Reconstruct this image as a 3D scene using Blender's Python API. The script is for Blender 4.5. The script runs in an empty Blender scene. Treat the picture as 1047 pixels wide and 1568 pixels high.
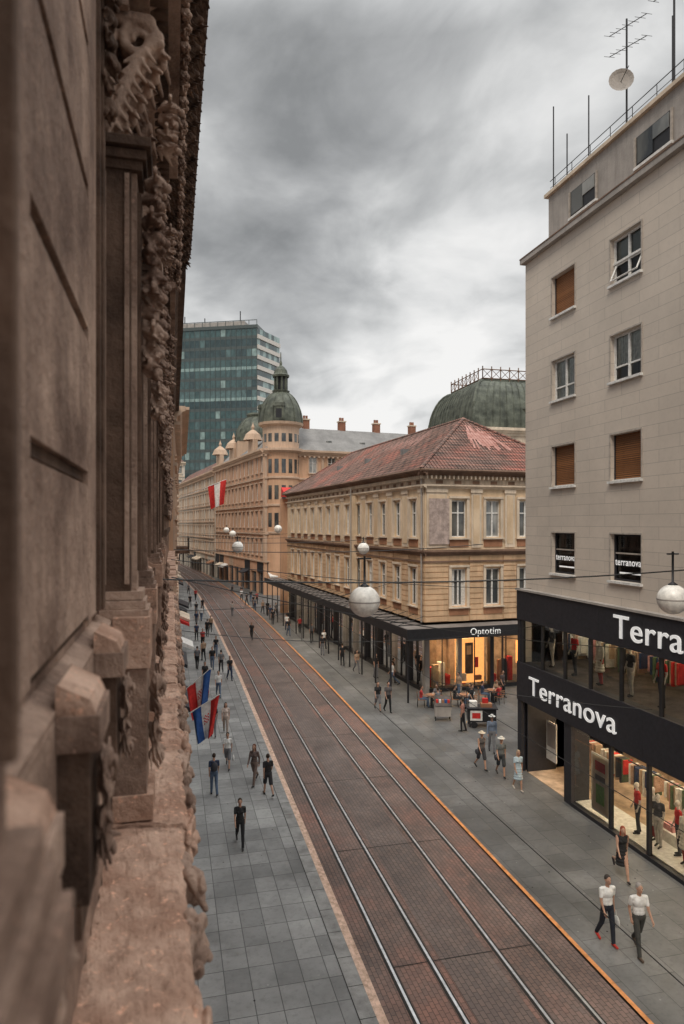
import bpy, bmesh, math, random
import numpy as np
from mathutils import Vector, Matrix
random.seed(7); np.random.seed(7)
S=bpy.context.scene
C=bpy.context
# ---------------------------------------------------------------- helpers
class Fr:
    def __init__(s,o,U,N):
        s.o=Vector((o[0],o[1],o[2] if len(o)>2 else 0)); s.U=Vector((U[0],U[1],0)).normalized(); s.N=Vector((N[0],N[1],0)).normalized()
    def P(s,u,v,w): return s.o+s.U*u+s.N*w+Vector((0,0,v))
W=Fr((0,0,0),(1,0),(0,1))
def link(o,parent=None):
    S.collection.objects.link(o)
    if parent is not None: o.parent=parent
    return o
def empty(name,loc=(0,0,0)):
    e=bpy.data.objects.new(name,None); e.location=loc; e.empty_display_size=.3
    return link(e)
class MB:
    def __init__(s): s.v=[];s.f=[];s.m=[];s.mats=[]
    def mi(s,mat):
        if mat not in s.mats: s.mats.append(mat)
        return s.mats.index(mat)
    def poly(s,pts,mat):
        n=len(s.v); s.v+= [tuple(p) for p in pts]; s.f.append(tuple(range(n,n+len(pts)))); s.m.append(s.mi(mat))
    def box(s,F,u0,u1,v0,v1,w0,w1,mat):
        n=len(s.v)
        for w in (w0,w1):
            for v in (v0,v1):
                for u in (u0,u1): s.v.append(tuple(F.P(u,v,w)))
        k=s.mi(mat)
        for q in ((0,1,3,2),(4,6,7,5),(0,4,5,1),(2,3,7,6),(0,2,6,4),(1,5,7,3)):
            s.f.append(tuple(n+i for i in q)); s.m.append(k)
    def ext(s,F,prof,u0,u1,mat):   # prof list of (w,v)
        n=len(s.v); L=len(prof); k=s.mi(mat)
        for u in (u0,u1):
            for (w,v) in prof: s.v.append(tuple(F.P(u,v,w)))
        for i in range(L):
            j=(i+1)%L; s.f.append((n+i,n+j,n+L+j,n+L+i)); s.m.append(k)
        s.f.append(tuple(n+i for i in range(L))); s.m.append(k)
        s.f.append(tuple(n+L+i for i in reversed(range(L)))); s.m.append(k)
    def tube(s,pts,r,mat,seg=6):
        k=s.mi(mat); pts=[Vector(p) for p in pts]; rs=r if isinstance(r,(list,tuple)) else [r]*len(pts)
        n=len(s.v)
        for i,p in enumerate(pts):
            d=(pts[min(i+1,len(pts)-1)]-pts[max(i-1,0)]).normalized()
            a=d.orthogonal().normalized() if abs(d.z)<.95 else d.cross(Vector((0,1,0))).normalized()
            if abs(d.z)<.95: a=d.cross(Vector((0,0,1))).normalized()
            b=d.cross(a)
            for j in range(seg):
                t=2*math.pi*j/seg; s.v.append(tuple(p+(a*math.cos(t)+b*math.sin(t))*rs[i]))
        for i in range(len(pts)-1):
            for j in range(seg):
                j2=(j+1)%seg; s.f.append((n+i*seg+j,n+i*seg+j2,n+(i+1)*seg+j2,n+(i+1)*seg+j)); s.m.append(k)
        s.f.append(tuple(n+j for j in range(seg))); s.m.append(k)
        m=n+(len(pts)-1)*seg; s.f.append(tuple(m+j for j in reversed(range(seg)))); s.m.append(k)
    def rev(s,c,prof,seg,mat,rot=0.,sq=1.):
        k=s.mi(mat); n=len(s.v); L=len(prof)
        for (r,z) in prof:
            for j in range(seg):
                t=rot+2*math.pi*j/seg; s.v.append((c[0]+r*math.cos(t)*sq,c[1]+r*math.sin(t)*sq,c[2]+z))
        for i in range(L-1):
            for j in range(seg):
                j2=(j+1)%seg; s.f.append((n+i*seg+j,n+i*seg+j2,n+(i+1)*seg+j2,n+(i+1)*seg+j)); s.m.append(k)
    def obj(s,name,parent=None,smooth=False,bevel=0):
        me=bpy.data.meshes.new(name); me.from_pydata(s.v,[],s.f)
        for m in s.mats: me.materials.append(m)
        me.polygons.foreach_set('material_index',s.m)
        if smooth: me.polygons.foreach_set('use_smooth',[True]*len(s.f))
        me.update()
        o=link(bpy.data.objects.new(name,me),parent)
        if bevel:
            b=o.modifiers.new('b','BEVEL'); b.width=bevel; b.segments=2; b.limit_method='ANGLE'
        return o
# ---------------------------------------------------------------- materials
def nt(name):
    m=bpy.data.materials.new(name); m.use_nodes=True; t=m.node_tree; b=t.nodes['Principled BSDF']; return m,t,b
def N(t,ty,**kw):
    n=t.nodes.new(ty)
    for k,v in kw.items():
        if k in n.inputs: n.inputs[k].default_value=v
        else: setattr(n,k,v)
    return n
def mixc(t,fac,a,b,mode='MIX'):
    n=t.nodes.new('ShaderNodeMix'); n.data_type='RGBA'; n.blend_type=mode
    for i,x in ((0,fac),(6,a),(7,b)):
        if hasattr(x,'is_linked'): t.links.new(x,n.inputs[i])
        else: n.inputs[i].default_value=x if i==0 else (*x,1)
    return n.outputs[2]
def pos(t,scale=(1,1,1)):
    g=t.nodes.new('ShaderNodeNewGeometry'); mp=t.nodes.new('ShaderNodeMapping'); mp.inputs['Scale'].default_value=scale
    t.links.new(g.outputs['Position'],mp.inputs[0]); return mp.outputs[0]
def noise(t,vec,scale,detail=5,rough=.6,lo=.35,hi=.65):
    n=N(t,'ShaderNodeTexNoise',Scale=scale,Detail=detail,Roughness=rough); t.links.new(vec,n.inputs['Vector'])
    r=N(t,'ShaderNodeMapRange'); r.inputs[1].default_value=lo; r.inputs[2].default_value=hi
    t.links.new(n.outputs['Fac'],r.inputs[0]); return r.outputs[0]
def sc(c,k): return tuple(min(1,x*k) for x in c)
CACHE={}
def M(name,col,rough=.85,var=.3,scale=.8,bump=.3,bs=12,streak=.35,col2=None,metal=0.,spec=.3,sy=1.,speck=0.):
    if name in CACHE: return CACHE[name]
    m,t,b=nt(name); p=pos(t)
    f=noise(t,p,scale)
    c=mixc(t,f,sc(col,1-var),col2 or sc(col,1+var*.6))
    if streak:
        ps=pos(t,(3,3,.35)); f2=noise(t,ps,1.2,6,.7,.45,.75)
        k=t.nodes.new('ShaderNodeMath'); k.operation='MULTIPLY'; k.inputs[1].default_value=streak; t.links.new(f2,k.inputs[0])
        c=mixc(t,k.outputs[0],c,sc(col,.4))
    f3=noise(t,p,bs,6,.65,.3,.7)
    if speck:
        f4=noise(t,p,bs*2.2,4,.7,.58,.66)
        k=t.nodes.new('ShaderNodeMath'); k.operation='MULTIPLY'; k.inputs[1].default_value=speck; t.links.new(f4,k.inputs[0]); c=mixc(t,k.outputs[0],c,sc(col,1.7))
        f5=noise(t,p,bs*.6,6,.75,.56,.7)
        k=t.nodes.new('ShaderNodeMath'); k.operation='MULTIPLY'; k.inputs[1].default_value=speck; t.links.new(f5,k.inputs[0]); c=mixc(t,k.outputs[0],c,sc(col,.35))
    t.links.new(c,b.inputs['Base Color'])
    b.inputs['Roughness'].default_value=rough; b.inputs['Metallic'].default_value=metal; b.inputs['Specular IOR Level'].default_value=spec
    if bump:
        bn=N(t,'ShaderNodeBump',Strength=bump,Distance=.02); t.links.new(f3,bn.inputs['Height']); t.links.new(bn.outputs[0],b.inputs['Normal'])
    CACHE[name]=m; return m
def brick(name,axes,bw,bh,c1,c2,mortar,ms=.01,off=.5,rough=.8,var=.35,vs=.5,bump=.4,stain=None,spec=.3,bias=0.,patch=None,stk=.35):
    m,t,b=nt(name); g=t.nodes.new('ShaderNodeNewGeometry'); sp=t.nodes.new('ShaderNodeSeparateXYZ'); cb=t.nodes.new('ShaderNodeCombineXYZ')
    t.links.new(g.outputs['Position'],sp.inputs[0])
    for i,a in enumerate(axes): t.links.new(sp.outputs['XYZ'.index(a)],cb.inputs[i])
    br=N(t,'ShaderNodeTexBrick',Scale=1.); br.offset=off; br.inputs['Brick Width'].default_value=bw; br.inputs['Row Height'].default_value=bh
    br.inputs['Mortar Size'].default_value=ms; br.inputs['Mortar Smooth'].default_value=.1; br.inputs['Bias'].default_value=bias
    br.inputs['Color1'].default_value=(*c1,1); br.inputs['Color2'].default_value=(*c2,1); br.inputs['Mortar'].default_value=(*mortar,1)
    t.links.new(cb.outputs[0],br.inputs['Vector'])
    p=pos(t); f=noise(t,p,vs,7,.65,.3,.7)
    dk=mixc(t,f,(1-var,)*3,(1+var*.3,)*3)
    c=mixc(t,1.,br.outputs['Color'],dk,'MULTIPLY')
    if patch:
        c=mixc(t,noise(t,p,.22,6,.6,.5,.62),c,mixc(t,1.,patch,br.outputs['Color'],'MULTIPLY'))
    f2=noise(t,p,6,5,.7,.5,.8)
    k=t.nodes.new('ShaderNodeMath'); k.operation='MULTIPLY'; k.inputs[1].default_value=stk; t.links.new(f2,k.inputs[0])
    c=mixc(t,k.outputs[0],c,stain or sc(c1,.45))
    t.links.new(c,b.inputs['Base Color']); b.inputs['Roughness'].default_value=rough; b.inputs['Specular IOR Level'].default_value=spec
    h=t.nodes.new('ShaderNodeMath'); h.operation='SUBTRACT'; h.inputs[0].default_value=1; t.links.new(br.outputs['Fac'],h.inputs[1])
    bn=N(t,'ShaderNodeBump',Strength=bump,Distance=.02); t.links.new(h.outputs[0],bn.inputs['Height']); t.links.new(bn.outputs[0],b.inputs['Normal'])
    return m
def plain(name,col,rough=.6,metal=0.,spec=.4,emit=0,ecol=None):
    if name in CACHE: return CACHE[name]
    m,t,b=nt(name); p=pos(t); f=noise(t,p,7,4)
    c=mixc(t,f,sc(col,.8),sc(col,1.12)); t.links.new(c,b.inputs['Base Color'])
    b.inputs['Roughness'].default_value=rough; b.inputs['Metallic'].default_value=metal; b.inputs['Specular IOR Level'].default_value=spec
    if emit: b.inputs['Emission Color'].default_value=(*(ecol or col),1); b.inputs['Emission Strength'].default_value=emit
    CACHE[name]=m; return m
def darkglass(name,col=(.03,.035,.04),rough=.06,col2=(.12,.12,.11)):
    m,t,b=nt(name); f=noise(t,pos(t,(1,1,.6)),.9,3,.5,.4,.6); c=mixc(t,f,col,col2); t.links.new(c,b.inputs['Base Color'])
    b.inputs['Roughness'].default_value=rough; b.inputs['Specular IOR Level'].default_value=.8
    bn=N(t,'ShaderNodeBump',Strength=.06,Distance=.05); t.links.new(noise(t,pos(t),.7,2),bn.inputs['Height']); t.links.new(bn.outputs[0],b.inputs['Normal'])
    return m
def clearglass(name,tint=(.85,.9,.9)):
    m,t,b=nt(name); t.nodes.remove(b); o=t.nodes['Material Output']
    tr=N(t,'ShaderNodeBsdfTransparent'); tr.inputs[0].default_value=(*tint,1); gl=N(t,'ShaderNodeBsdfGlossy',Roughness=.02); fr=N(t,'ShaderNodeFresnel',IOR=1.5)
    mx=t.nodes.new('ShaderNodeMixShader'); t.links.new(fr.outputs[0],mx.inputs[0]); t.links.new(tr.outputs[0],mx.inputs[1]); t.links.new(gl.outputs[0],mx.inputs[2]); t.links.new(mx.outputs[0],o.inputs[0])
    return m
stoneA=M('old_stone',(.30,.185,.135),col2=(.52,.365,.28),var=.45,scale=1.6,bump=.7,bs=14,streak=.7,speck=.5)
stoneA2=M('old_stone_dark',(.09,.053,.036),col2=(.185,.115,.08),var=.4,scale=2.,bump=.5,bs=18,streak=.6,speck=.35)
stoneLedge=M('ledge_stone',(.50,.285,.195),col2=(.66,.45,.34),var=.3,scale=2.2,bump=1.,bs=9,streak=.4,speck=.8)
cream=M('cream_plaster',(.72,.52,.33),col2=(.80,.64,.46),var=.15,scale=.5,bump=.15,streak=.3)
creamL=M('cream_trim',(.72,.60,.47),var=.18,scale=.8,bump=.15,streak=.45)
rust=M('rusticated_plaster',(.70,.48,.30),var=.22,scale=.7,bump=.2,streak=.4)
brownp=M('brown_panel',(.38,.19,.11),var=.2,bump=.1)
greyp=M('weathered_panel',(.48,.38,.34),var=.35,scale=3,bump=.5,streak=.5,speck=.5)
friezem=M('frieze',(.56,.47,.38),var=.3,scale=1.2,streak=.6)
brownc=M('brown_cornice',(.22,.14,.10),var=.3,streak=.3)
tanw=M('tan_wall',(.62,.385,.25),var=.15,scale=.3,bump=.1,streak=.35)
tanl=M('tan_trim',(.58,.42,.31),var=.15,scale=.3,bump=.1,streak=.4)
pinkw=M('pink_wall',(.60,.355,.235),var=.15,scale=.3,bump=.1,streak=.35)
whitew=M('white_wall',(.66,.60,.52),var=.15,scale=.3,bump=.1,streak=.4)
greyconc=M('grey_concrete',(.42,.385,.355),var=.2,scale=.7,streak=.45)
copper=M('patina_copper',(.075,.085,.068),col2=(.15,.165,.13),var=.3,scale=.9,rough=.55,streak=.6)
slate=M('grey_slate',(.25,.245,.24),var=.2,scale=.6,streak=.3)
redbrick=M('chimney_brick',(.30,.14,.09),var=.2)
blk=plain('black_metal',(.022,.022,.025),.45)
dkfascia=plain('charcoal_fascia',(.027,.027,.033),.55)
steel=plain('rail_steel',(.82,.82,.83),.36,.85)
groove=plain('rail_groove',(.03,.027,.025),.8)
whitep=plain('white_paint',(.78,.77,.74),.5)
woodsh=brick('wood_shutter','YZX',3,.07,(.28,.12,.045),(.34,.15,.06),(.10,.04,.02),.008,rough=.6,var=.2)
glassD=darkglass('window_glass'); glassG=darkglass('window_glass_grey',(.14,.15,.15),.08,(.36,.36,.34))
glassC=clearglass('shop_glass')
lampglass=plain('opal_glass',(.86,.83,.77),.25)
lit=plain('shop_ceiling_light',(1,.75,.45),.5,emit=32,ecol=(1,.72,.42))
litw=plain('shop_ceiling_light_white',(1,.9,.75),.5,emit=30,ecol=(1,.84,.62))
shopin=M('shop_interior',(.50,.37,.26),var=.4,scale=1.5,streak=0,bump=0)
shopdk=M('shop_interior_dark',(.12,.10,.09),var=.4,scale=1.5,streak=0,bump=0)
orangep=plain('orange_display',(.85,.36,.10),.6,emit=1.2,ecol=(1,.42,.12))
redp=plain('red_fabric',(.60,.035,.03),.8)
bluep=plain('blue_fabric',(.03,.10,.32),.8)
greenp=plain('green_print',(.25,.5,.12),.6)
# ---------------------------------------------------------------- ground
def xo(y):
    return float(np.interp(y,[-20,15,35,50,80,110,150,200,260,340],[-.05,0,.15,.25,.1,-.45,-2.6,-7,-15,-30]))
ys=[-20,-10,0,5,10,15,20,25,30,35,40,45,50,55,60,65,70,75,80,85,90,95,100,105,110,115,120,130,140,150,160,170,180,190,200,215,230,245,260,300,340]
def strip(mb,xl,xr,z,mat,skirt=None):
    for a,b in zip(ys[:-1],ys[1:]):
        oa,ob=xo(a),xo(b)
        L=lambda x,o:(x+o) if abs(x)<20 else x
        mb.poly([(L(xl,oa),a,z),(L(xr,oa),a,z),(L(xr,ob),b,z),(L(xl,ob),b,z)],mat)
        if skirt is not None:
            x=skirt
            mb.poly([(x+oa,a,z),(x+ob,b,z),(x+ob,b,z-.12),(x+oa,a,z-.12)],mat)
gmat=M('ground_asphalt',(.10,.10,.10),streak=0)
g=MB(); g.poly([(-1500,-1500,-.13),(1500,-1500,-.13),(1500,1500,-.13),(-1500,1500,-.13)],gmat); g.obj('ground')
roadm=brick('sett_paving','YXZ',.22,.12,(.275,.185,.155),(.20,.15,.133),(.11,.085,.075),.010,var=.45,vs=.35,bump=.5,rough=.72,patch=(1.12,.9,.84),stk=.5)
roadc=brick('sett_paving_grey','YXZ',.24,.13,(.235,.178,.155),(.185,.15,.138),(.105,.085,.076),.010,var=.45,vs=.4,bump=.5,rough=.7,patch=(.85,.82,.82),stk=.5)
pavL=brick('pavement_slabs','YXZ',.85,.62,(.22,.22,.216),(.335,.333,.325),(.10,.10,.098),.012,off=.0,var=.5,vs=.3,bump=.3,rough=.62,spec=.4,patch=(1.22,1.22,1.21),stk=.55)
pavR=brick('pavement_slabs_dark','YXZ',1.1,.75,(.15,.15,.147),(.21,.208,.203),(.08,.08,.078),.010,off=.5,var=.65,vs=.3,bump=.25,rough=.52,spec=.5,patch=(.62,.62,.62),stk=.65)
kerbm=M('kerb_stone',(.29,.285,.275),streak=0,scale=2,speck=.4)
pinkl=M('painted_line_worn',(.62,.42,.31),streak=0,scale=5,var=.3,col2=(.78,.56,.44),speck=.5)
orl=M('painted_line_orange',(.74,.32,.12),streak=0,scale=4,var=.3,speck=.4)
g=MB()
strip(g,4.55,10.2,-.06,roadm); g.obj('road')
g=MB(); strip(g,6.62,7.92,-.056,roadc); g.obj('road_centre_strip')
g=MB()
for x in (5.30,6.36,8.18,9.28):
    strip(g,x-.10,x+.08,-.052,groove); strip(g,x-.03,x+.034,-.044,steel)
for y in np.arange(10,120,6.2):
    g.poly([(5.3+xo(y),y,-.05),(9.28+xo(y),y,-.05),(9.28+xo(y),y+.03,-.05),(5.3+xo(y),y+.03,-.05)],groove)
g.obj('tram_rails')
g=MB(); strip(g,-60,4.05,0,pavL); strip(g,4.05,4.44,0,kerbm); strip(g,4.44,4.55,0,pinkl,skirt=4.55)
strip(g,4.56,4.68,-.054,pinkl); g.obj('left_pavement')
g=MB(); strip(g,10.32,120,0,pavR,skirt=10.32)
strip(g,10.2,10.318,.004,orl); g.poly([(10.2,-20,.004),(10.2,-20,-.1),(10.2,-19.9,-.1)],orl)
g.obj('right_pavement')
g=MB()
for y in np.arange(8,110,1.1):
    g.poly([(4.06+xo(y),y,.004),(4.44+xo(y),y,.004),(4.44+xo(y),y+.02,.004),(4.06+xo(y),y+.02,.004)],groove)
strip(g,4.04,4.065,.0042,groove)
g.obj('kerb_joints')
g=MB(); rr=random.Random(21)
for i in range(420):
    y=rr.uniform(10,60); x=rr.choice([rr.uniform(.4,4.0),rr.uniform(10.5,15)]); r_=rr.uniform(.012,.035)
    g.rev((x,y,.004),[(0,0),(r_,0)],6,rr.choice([groove,kerbm,kerbm]))
g.obj('pavement_litter')
# ---------------------------------------------------------------- facade tools
def wall(mb,F,u0,u1,v0,v1,ops,mat,rev=.22,w=0.,rmat=None):
    us=sorted({u0,u1}|{x for o in ops for x in o[:2]}); vs=sorted({v0,v1}|{x for o in ops for x in o[2:4]})
    for a,b in zip(us[:-1],us[1:]):
        for c,d in zip(vs[:-1],vs[1:]):
            mu,mv=(a+b)/2,(c+d)/2
            if any(o[0]<mu<o[1] and o[2]<mv<o[3] for o in ops): continue
            mb.poly([F.P(a,c,w),F.P(b,c,w),F.P(b,d,w),F.P(a,d,w)],mat)
    r=rmat or mat
    for (a,b,c,d) in [o[:4] for o in ops]:
        for q in (((a,c),(a,d)),((b,c),(b,d)),((a,c),(b,c)),((a,d),(b,d))):
            (x0,y0),(x1,y1)=q
            mb.poly([F.P(x0,y0,w),F.P(x1,y1,w),F.P(x1,y1,w-rev),F.P(x0,y0,w-rev)],r)
def window(mb,F,a,b,c,d,fm,gm,w=-.2,mull=1,tr=.62,fw=.07):
    mb.poly([F.P(a,c,w),F.P(b,c,w),F.P(b,d,w),F.P(a,d,w)],gm)
    e=w+.003; t=w+.06
    mb.box(F,a,a+fw,c,d,e,t,fm); mb.box(F,b-fw,b,c,d,e,t,fm)
    mb.box(F,a+fw,b-fw,c,c+fw,e,t,fm); mb.box(F,a+fw,b-fw,d-fw,d,e,t,fm)
    for i in range(mull):
        x=a+(b-a)*(i+1)/(mull+1); mb.box(F,x-fw*.6,x+fw*.6,c+fw,d-fw,e,t+.01,fm)
    if tr: 
        z=c+(d-c)*tr; mb.box(F,a+fw,b-fw,z-.04,z+.04,e,t+.005,fm)
CORN=lambda p,h:[(0,0),(p*.25,0),(p*.35,h*.3),(p*.6,h*.35),(p*.75,h*.6),(p,h*.65),(p,h),(0,h)]
def cornice(mb,F,u0,u1,v,p,h,mat,w=0.):
    mb.ext(F,[(w+a,v+b) for a,b in CORN(p,h)],u0,u1,mat)
def gfac(mb,F,L,top,nfl,nw,wm,tm,base=4.6,gm=None,fm=None,ww=1.1,hh=.55,rus=0):
    fh=(top-base)/nfl; ops=[]
    for i in range(nfl):
        for j in range(nw):
            u=L*(j+.5)/nw; c=base+fh*i+fh*.22; ops.append((u-ww/2,u+ww/2,c,c+fh*hh))
    wall(mb,F,0,L,base,top,ops,wm)
    for o in ops:
        window(mb,F,*o,fm or whitep,random.choice([gm or glassD,gm or glassD,glassG]))
        mb.box(F,o[0]-.18,o[0]-.01,o[2],o[3],.002,.08,tm); mb.box(F,o[1]+.01,o[1]+.18,o[2],o[3],.002,.08,tm)
        mb.box(F,o[0]-.25,o[1]+.25,o[3]+.02,o[3]+.22,.002,.22,tm); mb.box(F,o[0]-.22,o[1]+.22,o[2]-.16,o[2]-.01,.002,.22,tm)
        mb.box(F,o[0],o[1],o[2]-.75,o[2]-.25,.002,.05,tm)
    for i in range(nfl): mb.box(F,0,L,base+fh*i-.12,base+fh*i+.12,.003,.25,tm)
    for j in range(nw+1):
        u=min(L-.25,max(.25,L*j/nw)); mb.box(F,u-.22,u+.22,base+.13,top-.7,.003,.10,tm) if j%3==0 else None
    cornice(mb,F,-.3,L+.3,top-.7,.75,.9,tm)
    for k in np.arange(0,L,.8): mb.box(F,k,k+.3,top-.95,top-.705,.003,.45,tm)
    n=max(2,int(L/4)); 
    for j in range(n):
        a=L*j/n; b=L*(j+1)/n
        mb.box(F,a,a+.5,0,base-.12,-.3,.02,wm)
        mb.poly([F.P(a+.5,0,-.25),F.P(b,0,-.25),F.P(b,3.4,-.25),F.P(a+.5,3.4,-.25)],glassD)
        mb.box(F,a+.5,b,3.4,base-.12,-.3,.05,random.choice([wm,dkfascia,tm]))
        mb.box(F,(a+b)/2+.2,(a+b)/2+.28,0,3.4,-.24,-.18,blk)
        if random.random()<.4: mb.ext(F,[(.06,3.5),(1.2,3.0),(1.2,2.8),(.06,3.3)],a+.6,b-.1,random.choice([creamL,whitep,dkfascia,brownp,dkfascia]))
# ---------------------------------------------------------------- carved ornament via voxel remesh
_b=bmesh.new(); bmesh.ops.create_icosphere(_b,subdivisions=2,radius=1); TV2=np.array([v.co[:] for v in _b.verts]); TF2=[tuple(v.index for v in f.verts) for f in _b.faces]; _b.free()
def pmesh(p):
    T=TV2
    if p[0]=='c':
        a,b=np.array(p[1],float),np.array(p[2],float); d=b-a; d=d/max(1e-6,np.linalg.norm(d)); s=(T@d)>0
        return np.where(s[:,None],b+T*p[4],a+T*p[3])
    return np.array(p[1])+T*np.array(p[2])
def remesh(prims,vox):
    vs=[];fs=[];n=0; F_=TF2
    for p in prims:
        v=pmesh(p); vs+=v.tolist(); fs+=[tuple(i+n for i in f) for f in F_]; n+=len(v)
    me=bpy.data.meshes.new('tmp'); me.from_pydata(vs,[],fs); o=bpy.data.objects.new('tmp',me); S.collection.objects.link(o)
    r=o.modifiers.new('r','REMESH'); r.mode='VOXEL'; r.voxel_size=vox; r.use_smooth_shade=True
    sm=o.modifiers.new('s','SMOOTH'); sm.iterations=1; sm.factor=.5
    dg=C.evaluated_depsgraph_get(); out=bpy.data.meshes.new_from_object(o.evaluated_get(dg)); bpy.data.objects.remove(o); bpy.data.meshes.remove(me)
    return out
def curl(P,c,r,t,ax,turn=1.4,sgn=1,n=11,k0=1.):
    prev=None
    for i in range(n):
        a=i/(n-1)*turn*2*math.pi; rr=r*(1-.75*i/(n-1)); d=(rr*math.cos(a)*sgn,rr*math.sin(a))
        q=(c[0]+d[0],c[1],c[2]+d[1]) if ax=='y' else (c[0],c[1]+d[0],c[2]+d[1])
        if prev: P.append(('c',prev,q,t*(1-.5*(i-1)/n),t*(1-.5*i/n),0))
        prev=q
def garland_mesh(h,w,dep,seed,mat,vox=.009):
    rnd=random.Random(seed); P=[]
    n=int(h/.12)
    for i in range(n):
        z=-h*(i+.3)/n; k=.5+.5*abs(math.sin(math.pi*(i*.37+.35)+.3))*(1-.3*i/n)
        P.append(('e',(dep*.5*k,0,z),(.04*k+.02,.045,.05),0))
        P.append(('e',(dep*.8*k,0,z-.03),(.03,.035,.035),0))
        for s in (-1,1):
            for q in range(4):
                a=s*rnd.uniform(.5,1.3); l=w*.5*k*rnd.uniform(.7,1.1); x0=dep*rnd.uniform(.1,.5)*k
                p0=(x0,0,z+rnd.uniform(-.04,.04)); p1=(x0+dep*rnd.uniform(.05,.45),s*l*abs(math.sin(a)),p0[2]-l*math.cos(a)*.8)
                P.append(('c',p0,p1,.024,.008,0))
            if i%2==0: curl(P,(dep*.45*k,s*w*.30*k,z),.045,.017,'x',1.3,s)
            P.append(('e',(dep*.7*k,s*w*.22*k,z-.05),(.02,.024,.024),0))
    me=remesh(P,vox); me.materials.clear(); me.materials.append(mat); return me
def console_mesh(h,p,w,mat,seed=0):
    P=[]; m_=9
    for yy in np.linspace(-w/2,w/2,4):
        curl(P,(p*.62,yy,-h*.2),p*.36,.038,'y',1.5,1,14); curl(P,(p*.25,yy,-h*.82),p*.2,.03,'y',1.4,-1)
        prev=None
        for i in range(m_):
            t=i/(m_-1); x=p*(.95-.75*t-.12*math.sin(t*math.pi)); z=-h*(.16+.68*t); q=(x,yy,z)
            if prev: P.append(('c',prev,q,.045,.045,0))
            prev=q
        P.append(('c',(.03,yy,-.05),(.03,yy,-h*.9),.06,.05,0)); P.append(('c',(.03,yy,-.04),(p*.8,yy,-.05),.05,.05,0))
    # side leaves (acanthus) fanning over the flank
    for s in (-1,1):
        for i in range(8):
            t=i/7; x=p*(.75-.55*t); z=-h*(.3+.55*t); yy=s*(w/2+.03)
            P.append(('c',(x,yy,z),(x-.10*(1-t)-.03,yy+s*.02,z-.10),.026,.010,0)); P.append(('c',(x,yy,z),(x+.06,yy+s*.01,z-.07),.022,.009,0))
    for i in range(7):
        t=i/6; x=p*(1.02-.8*t); z=-h*(.25+.7*t)
        for s in (-1,1): P.append(('c',(x,0,z+.05),(x+.05,s*w*.55*(1-.35*t),z-.05),.028,.012,0))
        P.append(('e',(x+.01,0,z),(.03,.03,.06),0))
    P.append(('c',(p*.25,0,-h*.95),(p*.42,0,-h*1.12),.05,.015,0))
    me=remesh(P,.009); me.materials.clear(); me.materials.append(mat); return me
G1=garland_mesh(1.35,.36,.22,1,stoneA); G2=garland_mesh(.5,.34,.26,2,stoneA); G3=garland_mesh(.8,.30,.18,5,stoneA)
G3d=garland_mesh(.8,.30,.18,6,stoneA2)
CN=console_mesh(.85,.36,.24,stoneA)
CNd=console_mesh(.85,.36,.24,stoneA2)
def head_mesh(seed,mat):
    rnd=random.Random(seed); P=[('e',(0,0,0),(.12,.15,.15),0),('e',(.11,0,-.04),(.06,.07,.07),0)]
    for s in (-1,1):
        curl(P,(.08,s*.11,.04),.075,.034,'x',1.3,s); curl(P,(.10,s*.07,-.10),.05,.03,'y',1.3,s)
        P.append(('c',(.0,s*.12,.12),(.10,s*.19,-.10),.05,.025,0))
    for i in range(12):
        a=rnd.uniform(0,6.28); r=rnd.uniform(.12,.17); x=rnd.uniform(-.02,.10); P.append(('c',(x,.07*math.cos(a),.07*math.sin(a)),(x+rnd.uniform(-.02,.05),r*math.cos(a),r*math.sin(a)),.045,.022,0))
    me=remesh(P,.009); me.materials.clear(); me.materials.append(mat); return me
LH=[head_mesh(3,stoneLedge),head_mesh(9,stoneA),head_mesh(12,stoneA)]
def inst(name,me,loc,parent,rot=0,scale=(1,1,1)):
    o=link(bpy.data.objects.new(name,me),parent); o.location=loc; o.rotation_euler=(0,0,rot); o.scale=scale; return o
# ---------------------------------------------------------------- near ornate building (left)
FL=Fr((0,0,0),(0,1),(1,0))
bl=empty('ornate_stone_building')
mb=MB(); tr=MB(); Z=11.
ops=[];Y1=20.
for k in (-1,0,1,2):
    A=4.54+5.8*k
    ops.append((A+.45,A+1.75,Z-.5,Z+2.3)); ops.append((A+.45,A+1.75,Z+4.6,Z+6.3))
ops=[o for o in ops if o[1]<Y1]
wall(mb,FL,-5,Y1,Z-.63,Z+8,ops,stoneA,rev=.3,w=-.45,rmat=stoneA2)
for o in ops: window(mb,FL,*o,stoneA2,glassD,w=-.72,mull=1,tr=.7,fw=.09)
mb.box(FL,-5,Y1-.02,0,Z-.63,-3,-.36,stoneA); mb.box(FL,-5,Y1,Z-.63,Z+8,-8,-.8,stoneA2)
mb.box(FL,Y1-.02,Y1,0,Z+8,-.8,-.451,stoneA)
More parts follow.
